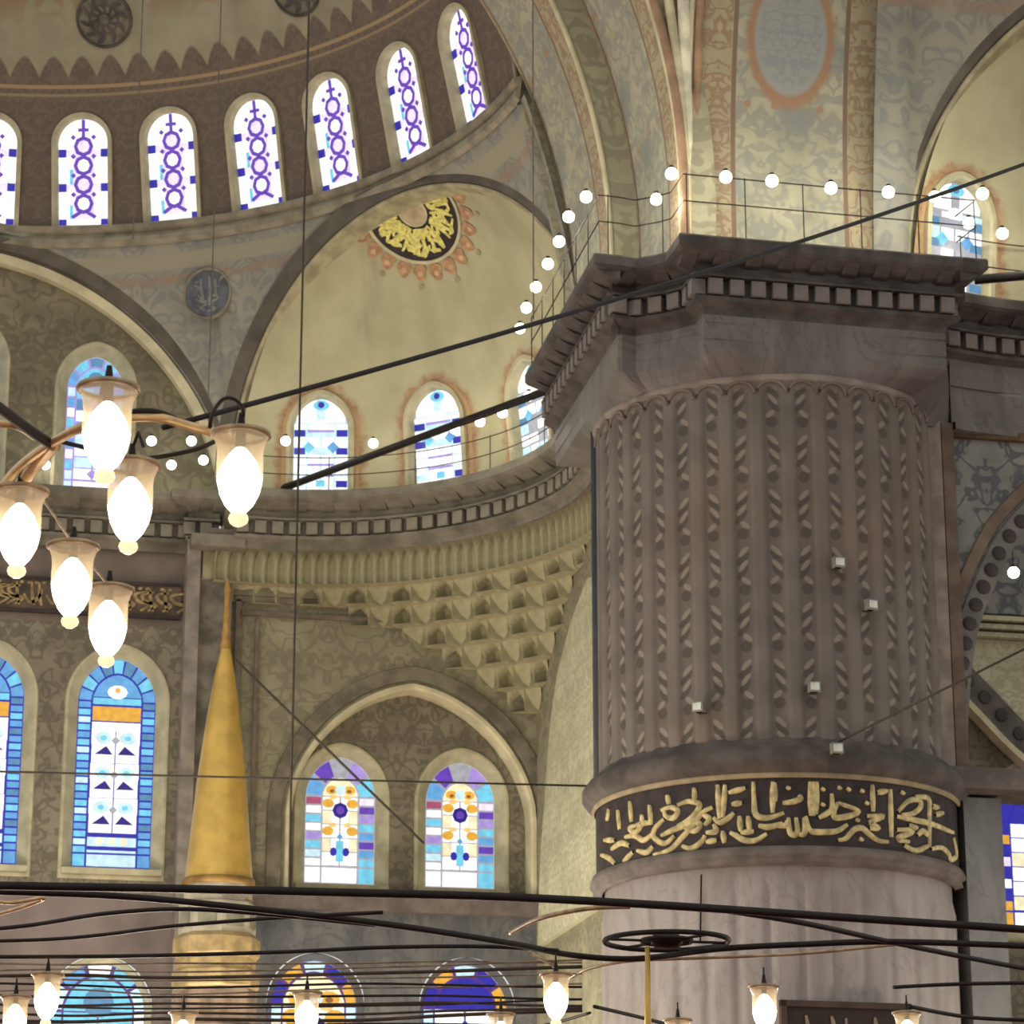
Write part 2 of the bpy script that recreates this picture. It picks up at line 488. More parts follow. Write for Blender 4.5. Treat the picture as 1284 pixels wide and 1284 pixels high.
def win_ring():
    """half dome window: white glass with a chain of violet rings"""
    w, h = .95, 2.0
    t = empty('window')
    surround(w, h, [(.085, .4), (.085, -.06), (.02, -.06), (0, -.03), (-.01, .13)], M_FRAME, t)
    Y = .13
    z1, z2 = .72, 1.36
    for s in (-1, 1):
        e, q = s * .47, s * .20
        for a, bb in ((.12, z1 - .07), (z1 + .07, z2 - .07)):
            pane(t, rect(min(e, q), a, max(e, q), bb), 'white' if s > 0 or a > .3 else 'white', Y)
        x0, x1 = sorted((e, s * .03))
        pane(t, head_pane(x0, x1, z2 + .07, w, h, 0, 8), 'white', Y)
        for zz in (.06, z1, z2): pane(t, rect(s * .39 - .07, zz - .075, s * .39 + .07, zz + .075), 'blue', Y - .01, 'blue_pane')
        for zz in (z1, z2): pane(t, rect(min(s * .32, s * .19), zz - .06, max(s * .32, s * .19), zz + .06), 'pink', Y)
    pane(t, rect(-.44, -.02, .44, .13), 'white', Y)
    for a, bb in ((.14, .4), (.78, 1.06)): pane(t, rect(-.26, a, -.2, bb), 'cyan', Y - .006, 'cyan_pane')
    mk('tracery_ground', *poly_pane([(x * .99, z) for x, z in outline(w, h, 0)], Y + .03), gmat('pink'), t, world=False)
    parts = []
    for i in range(4):
        cz = .42 + i * .355
        pane(t, disc(0, cz, .125, 12, 1.05), 'pink' if i % 2 else 'white', Y - .004)
        parts.append(annulus(0, cz, .115, .185, Y - .012, 8, 1.05))
        for s in (-1, 1): parts.append(poly_pane(dia(s * .19, cz + .17, .05), Y - .013))
    parts.append(poly_pane(rect(-.03, 1.66, .03, 1.98), Y - .012)); parts.append(poly_pane(rect(-.1, 1.76, .1, 1.82), Y - .012))
    for s in (-1, 1): parts.append(poly_pane([(s * .02, .25), (s * .2, .14), (s * .24, .19), (s * .06, .3)], Y - .012))
    mk('tracery', *join(parts), gmat('violet'), t, world=False)
    return t
def win_exedra(grey=False):
    w, h = 1.02, 1.72
    t = empty('window')
    surround(w, h, [(.10, .4), (.10, -.07), (.03, -.07), (0, -.03), (-.02, .16)], M_FRAME, t, .25)
    Y = .13
    mk('tracery_ground', *poly_pane(outline(w, h, 0, pointed=.25), Y + .03), gmat('ice' if not grey else 'grey'), t, world=False)
    rows = [(.04, .26), (.30, .46), (.50, .66), (.80, .98), (1.14, 1.22)]
    for z0, z1 in rows:
        for x0, x1 in ((-.48, -.27), (-.23, -.02), (.02, .23), (.27, .48)):
            pane(t, rect(x0, z0, x1, z1), 'white' if not grey else random.choice(['white', 'ice', 'grey']), Y)
    pane(t, head_pane(-.44, -.08, 1.26, w, h, .25, 6, .03), 'white', Y); pane(t, head_pane(.08, .44, 1.26, w, h, .25, 6, .03), 'white', Y)
    pane(t, disc(0, 1.2, .13, 12, .8), 'white', Y - .006)
    c = 'blue' if not grey else 'teal'
    for s in (-1, 1):
        for zz in (.13, .73, 1.06): pane(t, rect(s * .38 - .1, zz - .06, s * .38 + .1, zz + .06), c if (zz > .2 or s > 0) else 'ice', Y - .008, 'blue_pane')
        pane(t, dia(s * .22, .8, .11), 'cyan' if s < 0 else 'sky', Y - .008, 'cyan_pane')
        for zz in (.28, .48, 1.1): pane(t, rect(min(0, s * .24), zz - .022, max(0, s * .24), zz + .022), 'lilac' if not grey else 'grey', Y - .008, 'tracery_bar')
    pane(t, rect(-.08, .08, .08, .2), 'cyan', Y - .008, 'cyan_pane')
    pane(t, disc(0, 1.57, .15, 10, .6), 'cyan', Y - .006, 'cyan_pane'); pane(t, disc(0, 1.58, .06, 8), c, Y - .012, 'blue_pane')
    return t
def win_border(w, h, bw, cells, left, right, headcols, centre, pointed=.25, prof=None, ground='teal', sill=True, mf=None):
    """window with a border of small panes round a middle field; centre(t, x, zlow, zhigh, Y)"""
    t = empty('window')
    surround(w, h, prof or [(.24, .0), (.22, -.03), (.18, -.03), (0, .2)], mf or M_FRAME, t, pointed)
    Y = .19
    mk('tracery_ground', *poly_pane(outline(w, h, 0, pointed=pointed), Y + .03), gmat(ground), t, world=False)
    zsp = clip_arch(w / 2 - .001, w, h, pointed)
    zs = [bw + (zsp - bw) * i / cells for i in range(cells + 1)]
    g = .018
    for i in range(cells):
        for s, cl in ((-1, left), (1, right)):
            x0, x1 = sorted((s * (w / 2 - g), s * (w / 2 - bw + g)))
            pane(t, rect(x0, zs[i] + g, x1, zs[i + 1] - g), cl[i % len(cl)], Y)
    for x0, x1, cc in ((-w / 2 + g, -w / 2 + bw - g, left[0]), (-w / 2 + bw + g, w / 2 - bw - g, headcols[-1]), (w / 2 - bw + g, w / 2 - g, right[0])):
        pane(t, rect(x0, g, x1, bw - g), cc, Y)
    # panes round the head
    nh = len(headcols) - 1
    rise = h - zsp
    def hp(t_, k):
        th = PI - PI * t_; x = cos(th) * (w / 2 - g) * k
        sv = sin(th) * (1 - .35 * pointed) + (1 - abs(cos(th))) * .35 * pointed
        return (x, zsp + sv * (rise - g) * k)
    k0 = 1 - bw / (w / 2)
    for i in range(nh):
        a, bb = (i + .08) / nh, (i + .92) / nh
        pts = [hp(a + (bb - a) * j / 4, 1) for j in range(5)] + [hp(bb - (bb - a) * j / 4, k0 + .04) for j in range(5)]
        pane(t, pts, headcols[i], Y)
    centre(t, w / 2 - bw - g, bw + g, zsp, Y, lambda x: zsp + (clip_arch(x / max(k0, .1), w, h, pointed) - zsp) * k0)
    return t
def centre_blue(t, x, z0, z1, Y, top):
    H = z1 - z0
    pane(t, rect(-x, z0, x, z0 + H * .10), 'ice', Y); pane(t, rect(-x, z0 + H * .015, x, z0 + H * .04), 'blue', Y - .008, 'blue_pane')
    for k in range(3): pane(t, disc(-x * .5 + k * x * .5, z0 + H * .075, x * .16), 'cream', Y - .008)
    for k in range(3):
        a = z0 + H * (.13 + k * .23)
        for s in (-1, 1):
            pane(t, rect(min(0, s * x) + .01, a, max(0, s * x) - .01, a + H * .12), 'white' if k % 2 == 0 else 'white', Y)
            pane(t, [(s * x * .86, a + H * .055), (s * x * .1, a + H * .055), (s * x * .38, a + H * .112)], 'navy', Y - .008, 'violet_pane')
            pane(t, rect(min(s * .01, s * x), a + H * .122, max(s * .01, s * x), a + H * .226), 'white', Y), pane(t, disc(s * x * .5, a + H * .165, x * .34, 10, .8), 'ice', Y - .006), pane(t, disc(s * x * .5, a + H * .165, x * .14, 8, .8), 'cyan', Y - .01, 'cyan_pane')
        pane(t, dia(0, a + H * .15, x * .18), 'grey', Y - .008)
    pane(t, rect(-x, z0 + H * .80, x, z0 + H * .86), 'white', Y)
    pane(t, rect(-x, z0 + H * .87, x, z0 + H * .965), 'amber', Y, 'amber_pane')
    pane(t, rect(-x, z0 + H * .98, x, z1 + .06), 'cyan', Y)
    xs = [-x + 2 * x * i / 10 for i in range(11)]
    pane(t, [(-x, z1 + .08), (x, z1 + .08)] + [(q, max(top(q) - .02, z1 + .085)) for q in reversed(xs)], 'sky', Y)
    pane(t, disc(0, z1 + .17, x * .42, 10, .7), 'white', Y - .008); pane(t, disc(0, z1 + .2, .05, 8), 'amber', Y - .016, 'amber_pane')
def centre_yellow(t, x, z0, z1, Y, top):
    H = z1 - z0
    for k in range(5):
        a = z0 + H * k * .2
        for s in (-1, 1):
            pane(t, rect(min(s * .015, s * x * .5), a + .01, max(s * .015, s * x * .5), a + H * .2 - .01), 'white' if k != 3 else 'white', Y)
            pane(t, rect(min(s * x * .53, s * x), a + .01, max(s * x * .53, s * x), a + H * .2 - .01), 'cream' if k in (1, 3) else 'white', Y)
        if k in (2, 4):
            for s in (-1, 1): pane(t, disc(s * x * .70, a + H * .1, x * .34, 10, .8), 'amber', Y - .006, 'amber_pane'), pane(t, disc(s * x * .42, a + H * .19, x * .24, 8, .6), 'honey', Y - .005, 'amber_pane')
    pane(t, disc(0, z0 + H * .80, x * .46, 8), 'navy', Y - .012, 'violet_pane'); pane(t, disc(0, z0 + H * .80, x * .24, 8), 'violet', Y - .016, 'violet_pane')
    pane(t, rect(-x * .22, z0 + H * .06, x * .22, z0 + H * .36), 'cyan', Y - .008, 'cyan_pane')
    for s in (-1, 1): pane(t, disc(s * x * .36, z0 + H * .2, x * .20, 8, 1.3), 'blue', Y - .012, 'blue_pane')
    pane(t, dia(0, z0 + H * .42, x * .18), 'sky', Y - .008, 'cyan_pane')
    xs = [-x + 2 * x * i / 10 for i in range(11)]
    pane(t, [(-x, z1 + .01), (x, z1 + .01)] + [(q, max(top(q) - .03, z1 + .02)) for q in reversed(xs)], 'cream', Y)
    for s in (-1, 1): pane(t, disc(s * x * .5, z1 + .12, x * .36, 10, .7), 'amber', Y - .006, 'amber_pane'), pane(t, disc(s * x * .5, z1 + .1, x * .14, 8, .7), 'umber', Y - .009, 'brown_pane')
    pane(t, disc(0, z1 + .12, x * .3, 10), 'ice', Y - .008)
def centre_cyan(t, x, z0, z1, Y, top):
    H = z1 - z0; cols = ['white', 'ice', 'white', 'ice', 'sky', 'white', 'teal', 'cyan']
    for k in range(8):
        a = z0 + H * k / 8
        for s in (-1, 1): pane(t, rect(min(s * .015, s * x), a + .01, max(s * .015, s * x), a + H / 8 - .015), cols[k], Y)
        if k % 2 == 0: pane(t, dia(0, a + H / 16, x * .3), 'lilac', Y - .008)
    xs = [-x + 2 * x * i / 10 for i in range(11)]
    pane(t, [(-x, z1 + .01), (x, z1 + .01)] + [(q, max(top(q) - .03, z1 + .02)) for q in reversed(xs)], 'cyan', Y)
    pane(t, disc(0, z1 + .16, x * .45, 10), 'teal', Y - .008)
def centre_white(t, x, z0, z1, Y, top):
    H = z1 - z0
    for k in range(6):
        a = z0 + H * k / 6
        for s in (-1, 1): pane(t, rect(min(s * .02, s * x), a + .01, max(s * .02, s * x), a + H / 6 - .01), 'white' if k % 3 else 'cream', Y)
        if k % 2: pane(t, dia(0, a, x * .3), 'blue', Y - .008, 'blue_pane')
    xs = [-x + 2 * x * i / 10 for i in range(11)]
    pane(t, [(-x, z1 + .01), (x, z1 + .01)] + [(q, max(top(q) - .03, z1 + .02)) for q in reversed(xs)], 'blue', Y)
WN = [0]
def set_win(t, loc, rotz, label, tilt=0.0):
    WN[0] += 1
    t.name = 'window_%d' % WN[0]
    t.location = loc; t.rotation_euler = (tilt, 0, rotz)
    return tag(t, label, 'window', None, 'structure')
def in_win(t_loc, rotz, tilt, w, h, pad=.05, pointed=0.0):
    Mx = (Matrix.Translation(t_loc) @ Euler((tilt, 0, rotz)).to_matrix().to_4x4()).inverted()
    def f(p):
        q = Mx @ Vector(p)
        return abs(q.x) < w / 2 + pad and -pad < q.z and abs(q.y) < 1.0 and q.z < clip_arch(q.x / (1 + 2 * pad / w), w, h, pointed) + pad
    return f

# ------------------------------------------------------------------ half dome with its ring of windows
ZSPH = 20.9; RS = sqrt(RD * RD + (ZS - ZSPH) ** 2)
RING = [85.7, 74.6, 63.6, 52.4, 41.3, 29.4, 17.4]
ring_tilt = rad(13.5)
holes = []
for th in RING:
    a = rad(th); holes.append(in_win((C[0] + RD * cos(a), C[1] + RD * sin(a), ZS + .04), a - PI / 2, ring_tilt, .95, 2.0, .045))
def dome_pt(s, t):
    a = rad(6 + 114 * s)
    if t < .03:
        return (C[0] + RD * cos(a), C[1] + RD * sin(a), ZS - .35 + .35 * t / .03)
    b0 = math.asin((ZS - ZSPH) / RS); b = b0 + (rad(52) - b0) * (t - .03) / .97
    return (C[0] + RS * cos(b) * cos(a), C[1] + RS * cos(b) * sin(a), ZSPH + RS * sin(b))
def dome_uv(s, t, p):
    a = 6 + 114 * s
    return ((a - 79.9) / 11.2 * 1.77 + 100 * 1.77, p[2] - ZS)
v, f, uv = grid(330, 120, dome_pt, dome_uv, keep=lambda p: not (p[2] < 24.6 and any(h(p) for h in holes)))
o = mk('ceiling_half_dome', v, f, M_DOME, uv=uv, smooth=True)
tag(o, 'painted half dome above its ring of white and violet windows', 'dome', kind='structure')
wr = win_ring()
for i, th in enumerate(RING):
    t = wr if i == 0 else copy_tree(wr)
    a = rad(th)
    set_win(t, (C[0] + RD * cos(a), C[1] + RD * sin(a), ZS + .04), a - PI / 2, 'arched window of white glass with a chain of violet rings, in the half dome', ring_tilt)
    t['group'] = 'windows in the ring of the half dome'
# ledge under the ring
prof = [(-.02, -.42), (-.10, -.36), (-.10, -.26), (-.02, -.16), (-.12, -.10), (-.12, -.02), (.02, .02)]
v, f = [], []
N = 140
for i in range(N + 1):
    a = rad(5.0 + 115 * i / N)
    for dr, dz in prof: v.append((C[0] + (RD + dr) * cos(a), C[1] + (RD + dr) * sin(a), ZS + dz))
n = len(prof)
for i in range(N):
    for j in range(n - 1): f.append((i * n + j, (i + 1) * n + j, (i + 1) * n + j + 1, i * n + j + 1))
f.append(tuple(range(n)))
o = mk('trim_1', v, f, plain('ring_ledge', (138, 130, 110), .85)); tag(o, 'beige ledge running under the half dome windows', 'ledge', kind='structure')
# rosette on the dome
def dome_at(th, b):
    a = rad(th); return Vector((C[0] + RS * cos(b) * cos(a), C[1] + RS * cos(b) * sin(a), ZSPH + RS * sin(b)))
def roundel(name, centre, normal, r, mat, label, extra=None, rim=M_GOLDP, cat='roundel'):
    nrm = Vector(normal).normalized()
    t = empty(name, centre, nrm.to_track_quat('Z', 'Y').to_euler())
    vs, fs = lathe([(0, .045), (r * .9, .045), (r * .93, .02)], 32); mk('plate', vs, fs, mat, t, world=False)
    vs, fs = lathe([(r * .9, .02), (r * .92, .06), (r, .06), (r * 1.03, -.02)], 32); mk('rim', vs, fs, rim, t, world=False)
    if extra: extra(t, r)
    return tag(t, label, cat)
def stroke2(parts, pts, w, z, n=6):
    """flat pen stroke on a plane"""
    P = catmull([(p[0], p[1], 0) for p in pts], n)
    vs, fs = [], []
    for i, p in enumerate(P):
        d = Vector(P[min(i + 1, len(P) - 1)]) - Vector(P[max(i - 1, 0)]); d.normalize()
        nn = Vector((-d.y, d.x, 0)); k = .45 + .55 * sin(PI * min(max(i / (len(P) - 1), .08), .92))
        for s in (-1, 1): vs.append((p[0] + nn.x * w * k * s, p[1] + nn.y * w * k * s, z))
    for i in range(len(P) - 1): fs.append((2 * i, 2 * i + 1, 2 * i + 3, 2 * i + 2))
    parts.append((vs, fs))
def rosette(t, r):
    parts = []
    for k in range(10):
        a = 2 * PI * k / 10
        stroke2(parts, [(r * .25 * cos(a), r * .25 * sin(a)), (r * .6 * cos(a + .25), r * .6 * sin(a + .25)), (r * .85 * cos(a), r * .85 * sin(a))], r * .07, .056)
    parts.append(annulus_flat(0, 0, r * .18, r * .26, .056)); parts.append(annulus_flat(0, 0, r * .48, r * .54, .058))
    mk('ornament', *join(parts), M_CORND, t, world=False)
def annulus_flat(cx, cy, r0, r1, z, n=20):
    v, f = [], []
    for i in range(n):
        t = 2 * PI * i / n
        for r in (r0, r1): v.append((cx + r * cos(t), cy + r * sin(t), z))
    for i in range(n):
        j = (i + 1) % n; f.append((2 * i, 2 * i + 1, 2 * j + 1, 2 * j))
    return v, f
def on_dome(px, py):
    d = ray(px, py); o_ = np.array([C[0], C[1], ZSPH]) - ORG
    dd = d / np.linalg.norm(d); bq = dd @ o_; disc_ = bq * bq - (o_ @ o_ - RS * RS)
    p = ORG + dd * (bq + sqrt(max(disc_, 0))); return Vector(p), (Vector((C[0], C[1], ZSPH)) - Vector(p))
for px, py, lab in ((131, 24, 'grey carved rosette painted on the half dome above the windows'), (372, -16, 'grey rosette on the half dome nearer the great arch')):
    p, nn = on_dome(px, py); roundel('dome_rosette', p, nn, .52, M_ROSE, lab, rosette, rim=M_CORND, cat='rosette')

# ------------------------------------------------------------------ pendentive between the ring and the arches
AX0, ARX, ARZ, AZ0 = -.72, 4.18, 4.15, 17.32        # exedra arch: offset, half width, rise, springing
YT = 49.72; TR, TZ = 5.35, 16.2                     # flat central arch
def low_edge(a):
    d = (cos(a), sin(a)); best = None
    k = d[0] * NV[0] + d[1] * NV[1]
    if k > .05:
        r = 9.0 / k; s = r * (d[0] * HV[0] + d[1] * HV[1])
        q = (s - AX0) / ARX
        if abs(q) <= 1: return r, AZ0 + ARZ * sqrt(1 - q * q)
    if d[1] > .3:
        r = (YT - C[1]) / d[1]; x = r * d[0]
        if abs(x) <= TR: return r, TZ + sqrt(TR * TR - x * x)
    return 9.95, 16.9
def pend_pt(s, t):
    a = rad(4 + 112 * s); r, z = low_edge(a)
    rt, zt = RD + .01, ZS - .38
    rr = rt + (r - rt) * t; zz = zt + (z - zt) * t
    L = zt - z
    rr += .06 * L * 4 * t * (1 - t) * .6
    return (C[0] + rr * cos(a), C[1] + rr * sin(a), zz)
v, f, uv = grid(260, 24, pend_pt, lambda s, t, p: (rad(4 + 112 * s) * 9.2, p[2] - 17.0))
o = mk('ceiling_pendentive', v, f, M_PEND, uv=uv, smooth=True); tag(o, 'grey painted pendentive between the half dome ring and its arches', 'pendentive', kind='structure')
def script(t, r):
    parts = []; q = random.Random(21)
    for k in range(9):
        x, y = q.uniform(-.55, .55), q.uniform(-.55, .55)
        stroke2(parts, [(x * r, y * r), ((x + q.uniform(-.2, .3)) * r, (y + q.uniform(-.3, .3)) * r), ((x + q.uniform(-.25, .25)) * r, (y + q.uniform(-.25, .25)) * r)], r * .05, .056)
    for pts in [[(-.3, .7), (-.28, -.3)], [(.12, .75), (.1, -.3), (-.3, -.6)], [(.42, .6), (.4, -.2)], [(-.6, -.2), (0, -.45), (.6, -.25)]]:
        stroke2(parts, [(x * r * .85, y * r * .85) for x, y in pts], r * .055, .057)
    mk('lettering', *join(parts), plain('pale_lettering', (126, 126, 120), .7), t, world=False)
def on_pend(px, py):
    best = None
    d = ray(px, py); lo, hi = 40, 62
    for k in range(400):
        r = lo + (hi - lo) * k / 400; p = ORG + d * r
        q = sqrt((p[0] - C[0]) ** 2 + (p[1] - C[1]) ** 2)
        rr = 8.96 + (21.6 - p[2]) / 4.7 * 1.0 + .12
        if q > rr: return Vector(p)
    return Vector(p)
p = on_pend(263, 369)
nn = Vector((C[0] - p.x, C[1] - p.y, -1.6))
roundel('calligraphy_roundel', p + nn.normalized() * .05, nn, .47, M_ROUND, 'round slate-grey plaque with lettering on the pendentive', script, rim=plain('roundel_rim', (128, 120, 104), .8))

# ------------------------------------------------------------------ arches round the openings
def arch_curve(c, e1, e2, rx, rz, t0=0, t1=PI, n=60):
    """points, in-plane outward directions"""
    out = []
    for i in range(n + 1):
        t = t0 + (t1 - t0) * i / n
        p = Vector(c) + Vector(e1) * (rx * cos(t)) + Vector(e2) * (rz * sin(t))
        d = (Vector(e1) * (cos(t) / rx) + Vector(e2) * (sin(t) / rz)).normalized()
        out.append((p, d))
    return out
def arch_band(name, curve, nrm, prof, mat, parent=None, closed=True):
    nrm = Vector(nrm); vs, fs = [], []; n = len(prof)
    for p, d in curve:
        for ro, no in prof: vs.append(tuple(p + d * ro + nrm * no))
    m = n if closed else n - 1
    for i in range(len(curve) - 1):
        for j in range(m):
            k = (j + 1) % n
            fs.append((i * n + j, i * n + k, (i + 1) * n + k, (i + 1) * n + j))
    return mk(name, vs, fs, mat, parent)
def exedra(T, flip, lab, wins):
    """T maps plan (x,y); builds semi dome, its arch and windows"""
    def P3(x, y, z): q = T(x, y); return (q[0], q[1], z)
    am = math.acos((DPL - .02) / RE)
    def pt(s, t):
        al = am * s; tt = PI * t
        n_ = RE * cos(al); h_ = -RE * sin(al) * cos(tt); zz = RE * sin(al) * sin(tt)
        return P3(EC[0] + NV[0] * n_ + HV[0] * h_, EC[1] + NV[1] * n_ + HV[1] * h_, ZE - .12 + EK * zz)
    hl = []
    root = empty('ceiling_exedra' if not flip else 'ceiling_exedra_far', P3(EC[0], EC[1], ZE))
    tag(root, lab, 'exedra', kind='structure')
    ce = T(*EC)
    wl = []
    for psi, w, h, maker, wlab in wins:
        a = rad(psi); loc = (ce[0] + (RE - .02) * cos(a), ce[1] + (RE - .02) * sin(a), ZE + .02)
        hl.append(in_win(loc, a - PI / 2, rad(7), 1.02, 1.72, .055, .25)); wl.append((loc, a, maker, wlab))
    def uvf(s, t, p):
        a = math.degrees(atan2(p[1] - ce[1], p[0] - ce[0]))
        return ((a - wins[0][0]) / 27.3 * 2.25 + 90, p[2] - ZE)
    v, f, uv = grid(110, 230, pt, uvf, keep=lambda p: not (p[2] < ZE + 2 and any(h(p) for h in hl)))
    mk('shell', v, f, M_EXE, root, uv=uv, smooth=True)
    # archivolt
    q = (C[0] + NV[0] * 9.0 + HV[0] * AX0, C[1] + NV[1] * 9.0 + HV[1] * AX0)
    cv = []
    for p, d in arch_curve((q[0], q[1], AZ0), (HV[0], HV[1], 0), (0, 0, 1), ARX, ARZ, rad(-6), rad(186), 90):
        x, y = T(p.x, p.y); x2, y2 = T(p.x + d.x, p.y + d.y)
        cv.append((Vector((x, y, p.z)), Vector((x2 - x, y2 - y, d.z))))
    a0 = T(0, 0); a1 = T(-NV[0], -NV[1]); nr = (a1[0] - a0[0], a1[1] - a0[1], 0)
    arch_band('archivolt', cv, nr, [(.0, -.3), (.0, .02), (.05, .05), (.05, .0), (.05, .10), (.36, .16), (.40, -.05)], M_ARCHD, root)
    arch_band('archivolt_bead', cv, nr, [(-.02, -.55), (-.03, .03), (.0, .06), (.03, .06), (.03, -.55)], plain('bead_plaster', (158, 150, 120), .85), root)
    for loc, a, maker, wlab in wl:
        set_win(maker(), loc, a - PI / 2, wlab, rad(7))
    return root
exedra(lambda x, y: (x, y), False, 'beige painted corner semi dome with brown window halos and gold medallion', [
    (78.4, 1.02, 1.72, win_exedra, 'arched white and blue window nearest the lamp chandelier, in the beige semi dome'),
    (51.5, 1.02, 1.72, win_exedra, 'arched white and blue window in the middle of the beige semi dome, crossed by a tie bar'),
    (24.0, 1.02, 1.72, lambda: win_exedra(True), 'pale greyish leaded window half hidden behind the pier cornice')])
SX, SY = -1.85, .2
def TM(x, y): return (y - DY + SX, x + DY + SY)
exedra(TM, True, 'beige semi dome corner to the right of the pier with orange painting', [
    (104.5, .85, 1.9, lambda: win_exedra(True), 'pale leaded window with grey spots beside the right end of the pier cornice')])
v, f, uv = grid(130, 24, pend_pt, lambda s, t, p: (rad(4 + 112 * s) * 9.2, p[2] - 17.0))
o = mk('ceiling_pendentive_right', [(*TM(p[0], p[1]), p[2]) for p in v], f, M_PEND, uv=uv, smooth=True); tag(o, 'painted pendentive between the right half dome and its arch, beside the soffit', 'pendentive', kind='structure')
v, f, uv = grid(120, 40, dome_pt, dome_uv)
o = mk('ceiling_half_dome_right', [(*TM(p[0], p[1]), p[2]) for p in v], f, M_DOME, uv=uv, smooth=True); tag(o, 'painted half dome beyond the pier, over the neighbouring bay', 'dome', kind='structure')
# central flat arch: rim, soffit, tympanum
cv = arch_curve((C[0], YT, TZ), (1, 0, 0), (0, 0, 1), TR, TR, rad(-3), rad(183), 90)
o = arch_band('trim_2', cv, (0, -1, 0), [(.0, -.3), (.0, .02), (.06, .02), (.06, .10), (.28, .14), (.32, -.05)], M_ARCHD)
tag(o, 'dark round archivolt over the flat wall beside the pendentive', 'arch', kind='structure')
o = arch_band('trim_3', cv, (0, -1, 0), [(-.16, -.55), (-.16, -.02), (0, .03), (.02, -.02)], M_ARCHL); tag(o, 'cream inner band of the round arch over the flat wall', 'arch', kind='structure')
o = arch_band('trim_4', cv, (0, -1, 0), [(.36, .0), (.38, .12), (.55, .12), (.58, -.02)], plain('grey_band', (140, 140, 128), .8)); tag(o, 'grey band outside the dark round archivolt', 'arch', kind='structure')

# windows in the tympanum
tw = [(2.86, 17.2, 1.02, 2.55), (.55, 17.2, 1.02, 2.9), (-1.8, 17.2, 1.02, 2.55)]
YTY = 49.95
def hole_poly(x, z, w, h, pointed=.25, off=.2): return [(x + a, z + c) for a, c in outline(w, h, off, pointed=pointed)]
flat_holes('wall_tympanum', [(-6, 16.6), (6, 16.6), (6, 22), (-6, 22)], [hole_poly(x, z, w, h) for x, z, w, h in tw], lambda x, z: (x, YTY, z), M_TYMP)
tag(bpy.data.objects['wall_tympanum'], 'olive grey ornamented wall under the round arch', 'wall', kind='structure')
for i, (x, z, w, h) in enumerate(tw[:2]):
    t = win_border(w, h, .16, 9, ['ice', 'cyan', 'white', 'sky'], ['sky', 'ice', 'teal', 'cyan'], ['sky', 'cyan', 'teal', 'cyan', 'sky', 'white'], centre_cyan, ground='lilac')
    set_win(t, (x, YTY, z), 0, ['blue and cyan arched window above the inscription band, behind the hanging lamp', 'blue, lilac and red arched window in the middle of the flat wall under the round arch'][i])

# ------------------------------------------------------------------ gold medallion on the exedra
def on_exedra(px, py):
    d = ray(px, py); d = d / np.linalg.norm(d)
    was = False
    for k in range(3000):
        p = ORG + d * (45 + k * .01)
        q = ((p[0] - EC[0]) ** 2 + (p[1] - EC[1]) ** 2 + ((p[2] - ZE + .12) / EK) ** 2)
        if q < RE * RE and p[0] * NV[0] + (p[1] - C[1]) * NV[1] > 8.0: was = True
        if was and q > RE * RE: return Vector(p)
    return Vector(p)
mc = on_exedra(519, 264)
mn = Vector((EC[0] - mc.x, EC[1] - mc.y, (ZE - .12 - mc.z) / EK ** 2)); mn.normalize()
ex = Vector((0, 0, 1)).cross(mn).normalized(); ey = mn.cross(ex)
mt = empty('calligraphy_medallion', mc)
tag(mt, 'round black medallion crowded with gold lettering under the semi dome arch', 'medallion')
RM = .93
def on_shell(x, y, lift):
    p = mc + ex * x + ey * y; d = Vector((p.x - EC[0], p.y - EC[1], (p.z - ZE + .12) / EK))
    d = d * (RE / d.length); return Vector((EC[0] + d.x, EC[1] + d.y, ZE - .12 + d.z * EK)) + mn * lift
def med(name, P, fs, lift, mat):
    """painted piece lying on the shell; what would reach past the arch is cut away"""
    V3 = [on_shell(p[0], p[1], lift) for p in P]
    ok = [(q.x - C[0]) * NV[0] + (q.y - C[1]) * NV[1] > 9.0 for q in V3]
    F = [f_ for f_ in fs if all(ok[i_] for i_ in f_)]
    if not F: return
    used = sorted({i_ for f_ in F for i_ in f_}); ix = {u: k for k, u in enumerate(used)}
    mk(name, [V3[u] for u in used], [tuple(ix[i_] for i_ in f_) for f_ in F], mat, mt)
def ring_faces(r0, r1, nr=8, na=64):
    P, F = [], []
    for i_ in range(na + 1):
        a = 2 * PI * i_ / na
        for j_ in range(nr + 1):
            r = r0 + (r1 - r0) * j_ / nr; P.append((r * cos(a), r * sin(a)))
    for i_ in range(na):
        for j_ in range(nr): F.append((i_ * (nr + 1) + j_, (i_ + 1) * (nr + 1) + j_, (i_ + 1) * (nr + 1) + j_ + 1, i_ * (nr + 1) + j_ + 1))
    return P, F
med('plate', *ring_faces(0, RM, 14), .03, M_BLACKP)
med('rim', *ring_faces(RM, RM + .06, 2), .05, M_ARCHL)
med('centre_boss', *ring_faces(0, .25, 5), .05, plain('dusty_pink', (176, 158, 128), .8)); med('centre_ring', *ring_faces(.25, .29, 1), .055, M_ARCHL)
parts = []
rnd = random.Random(3)
for k in range(90):
    a = rnd.uniform(0, 2 * PI); r = rnd.uniform(.40, .78)
    pts = []
    for j in range(4):
        pts.append((r * cos(a), r * sin(a))); a += rnd.uniform(-.12, .26); r = min(.82, max(.36, r + rnd.uniform(-.2, .2)))
    stroke2(parts, pts, .036, 0)
for k in range(22):
    a = 2 * PI * k / 22; stroke2(parts, [(.34 * cos(a), .34 * sin(a)), (.6 * cos(a + .05), .6 * sin(a + .05)), (.82 * cos(a), .82 * sin(a))], .036, 0)
vs, fs = join(parts)
med('lettering', vs, fs, .05, plain('bright_gold', (214, 204, 116), .45, 0, .12, 14))
